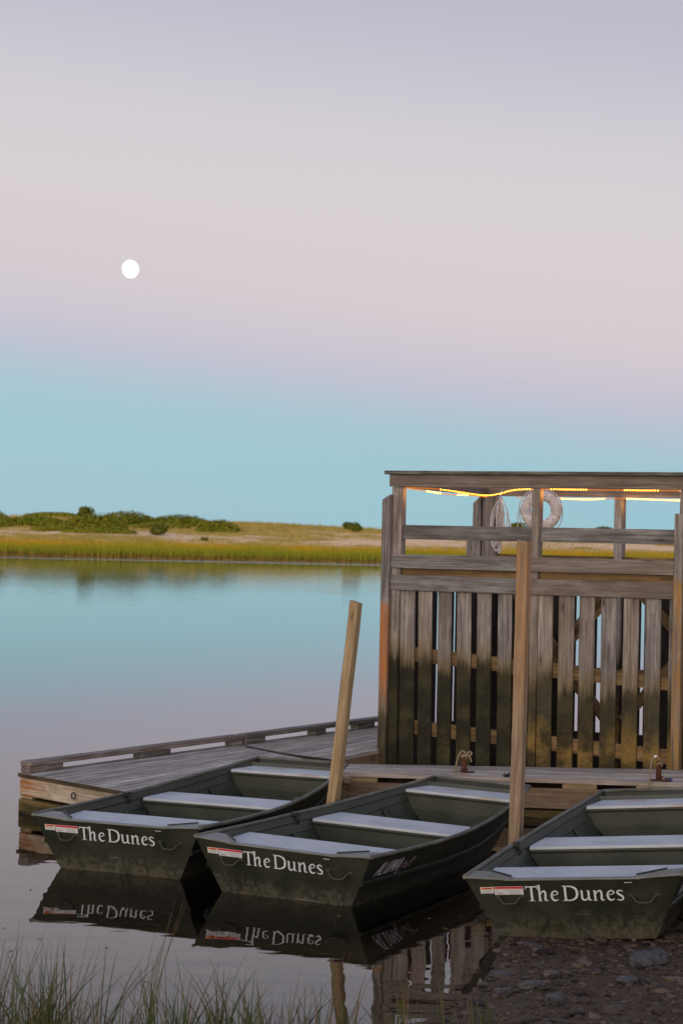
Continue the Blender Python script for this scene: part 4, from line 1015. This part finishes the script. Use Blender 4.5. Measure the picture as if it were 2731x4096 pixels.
for i in range(55):
    x = random.uniform(.2, 3); y = random.uniform(10.5, 13.2); a = random.random() * 6.28; L_ = random.uniform(.04, .2); z = max(.004, ground_z(x, y) + .012)
    if interp(x, SHORE) - y < -.6: continue
    q.tube(spline([(x, y, z), (x + math.cos(a) * L_ * .5, y + math.sin(a) * L_ * .5, z + .01), (x + math.cos(a + .5) * L_, y + math.sin(a + .5) * L_, z)], 3), .0022, 4)
tag(q.build('dry_stems', simple('dry_stem', (.15, .10, .05), .8)), 'scattered dry grass stems lying on the mud', 'debris', kind='stuff')
q = MB()
for i in range(46):
    x, y = random.choice([(random.uniform(-2.6, 1.0), random.uniform(11, 14)), (random.uniform(.3, 1.2), random.uniform(11.6, 14.4)), (random.uniform(-3.3, -2.2), random.uniform(14, 17))])
    a = random.random() * 6.28; L_ = random.uniform(.01, .05); q.prism([(x, y, .002), (x + math.cos(a) * L_, y + math.sin(a) * L_, .002), (x + math.cos(a + .5) * L_ * .6, y + math.sin(a + .5) * L_ * .6, .002)], (0, 0, .002))
tag(q.build('floating_bits', simple('floating_leaf', (.16, .11, .04), .8), fixn=False), 'tiny leaf bits floating on the near water', 'debris', kind='stuff')

# ---------------------------------------------------------------- grass on the near bank
def blade(mb, x, y, z, h, w, lean, az, tone, bend=1.6):
    n = 7; d = Vector((math.cos(az), math.sin(az), 0)); sd = Vector((-math.sin(az) * .35 + .9, math.cos(az) * .35, 0)).normalized(); V = []; G = []
    for i in range(n + 1):
        t = i / n; p = Vector((x, y, z)) + d * (lean * h * t ** bend) + Vector((0, 0, h * t * (1 - .25 * lean * t))); ww = w * (1 - t) ** .7 * .5 + .0004
        V += [p - sd * ww, p + sd * ww]; G += [(0, 0, t), (0, 0, t)]
    b = mb.addv(V, G, tone)
    for i in range(n): mb.f.append([b + 2 * i, b + 2 * i + 1, b + 2 * i + 3, b + 2 * i + 2]); mb.sm.append(True)
q = MB()
for i in range(150):
    u = random.random(); X = -2.6 + 3.4 * u ** 1.15; Y = random.uniform(9.0, 10.35)
    if random.random() < .15: X = random.uniform(-2, .9); Y = random.uniform(10.0, 10.7)
    dens = interp(X, [(-2.4, 1), (-1, .85), (0, .7), (.6, .5), (1.0, .35)])
    H = interp(X, [(-2.5, .72), (-1.6, .66), (-1, .56), (-.2, .48), (.3, .40), (.8, .28)]) * random.uniform(.7, 1.12)
    nb = int(random.uniform(5, 13) * dens) + 2
    for k in range(nb):
        x = X + random.gauss(0, .035); y = Y + random.gauss(0, .035); blade(q, x, y, ground_z(x, y) - .02, H * random.uniform(.45, 1.1), random.uniform(.004, .010), random.uniform(.03, .75) ** 1.2, random.random() * 6.28, random.random())
for (X, Y, H) in ((-.96, 10.0, .93), (-1.02, 10.02, .78), (-1.75, 9.8, .70), (-.03, 10.1, .62), (.33, 10.1, .55), (.10, 10.2, .45)):
    for k in range(3): blade(q, X + random.gauss(0, .01), Y, ground_z(X, Y), H * random.uniform(.85, 1), .006, .16 + .04 * k, .3, random.uniform(.6, 1))
for i in range(120):
    X = random.uniform(-2.7, .75); Y = random.uniform(9.1, 10.0); H = interp(X, [(-2.5, .42), (-1, .34), (.8, .22)])
    for k in range(9): x = X + random.gauss(0, .06); y = Y + random.gauss(0, .05); blade(q, x, y, ground_z(x, y) - .02, H * random.uniform(.5, 1.1), random.uniform(.004, .010), random.uniform(.1, .9), random.random() * 6.28, random.random() * .8)
for k in range(26):      # a few broken blades lying over
    X = random.uniform(-2.4, .6); Y = random.uniform(9.4, 10.2); blade(q, X, Y, ground_z(X, Y) + .05, random.uniform(.3, .5), .006, random.uniform(.9, 1.6), random.choice([0, 3.14]) + random.uniform(-.5, .5), random.random(), 1.2)
s = NT('shore_grass'); g_ = s.xyz(s.attr('gp'))[2]; rn = s.attr('rnd', 'Fac')
c = s.mix(rn, (.030, .055, .014), (.11, .135, .03)); c = s.mix(s.math('MULTIPLY', s.rng(g_, .45, 1), s.rng(rn, .25, .8)), c, (.15, .085, .05)); c = s.mix(s.math('MULTIPLY', s.rng(rn, .86, .93), .8), c, (.17, .10, .05))
tag(q.build('shore_grass', s.bsdf(c, .6, spec=.3), fixn=False), 'thin green and reddish grass growing at the near water edge', 'grass', kind='stuff')
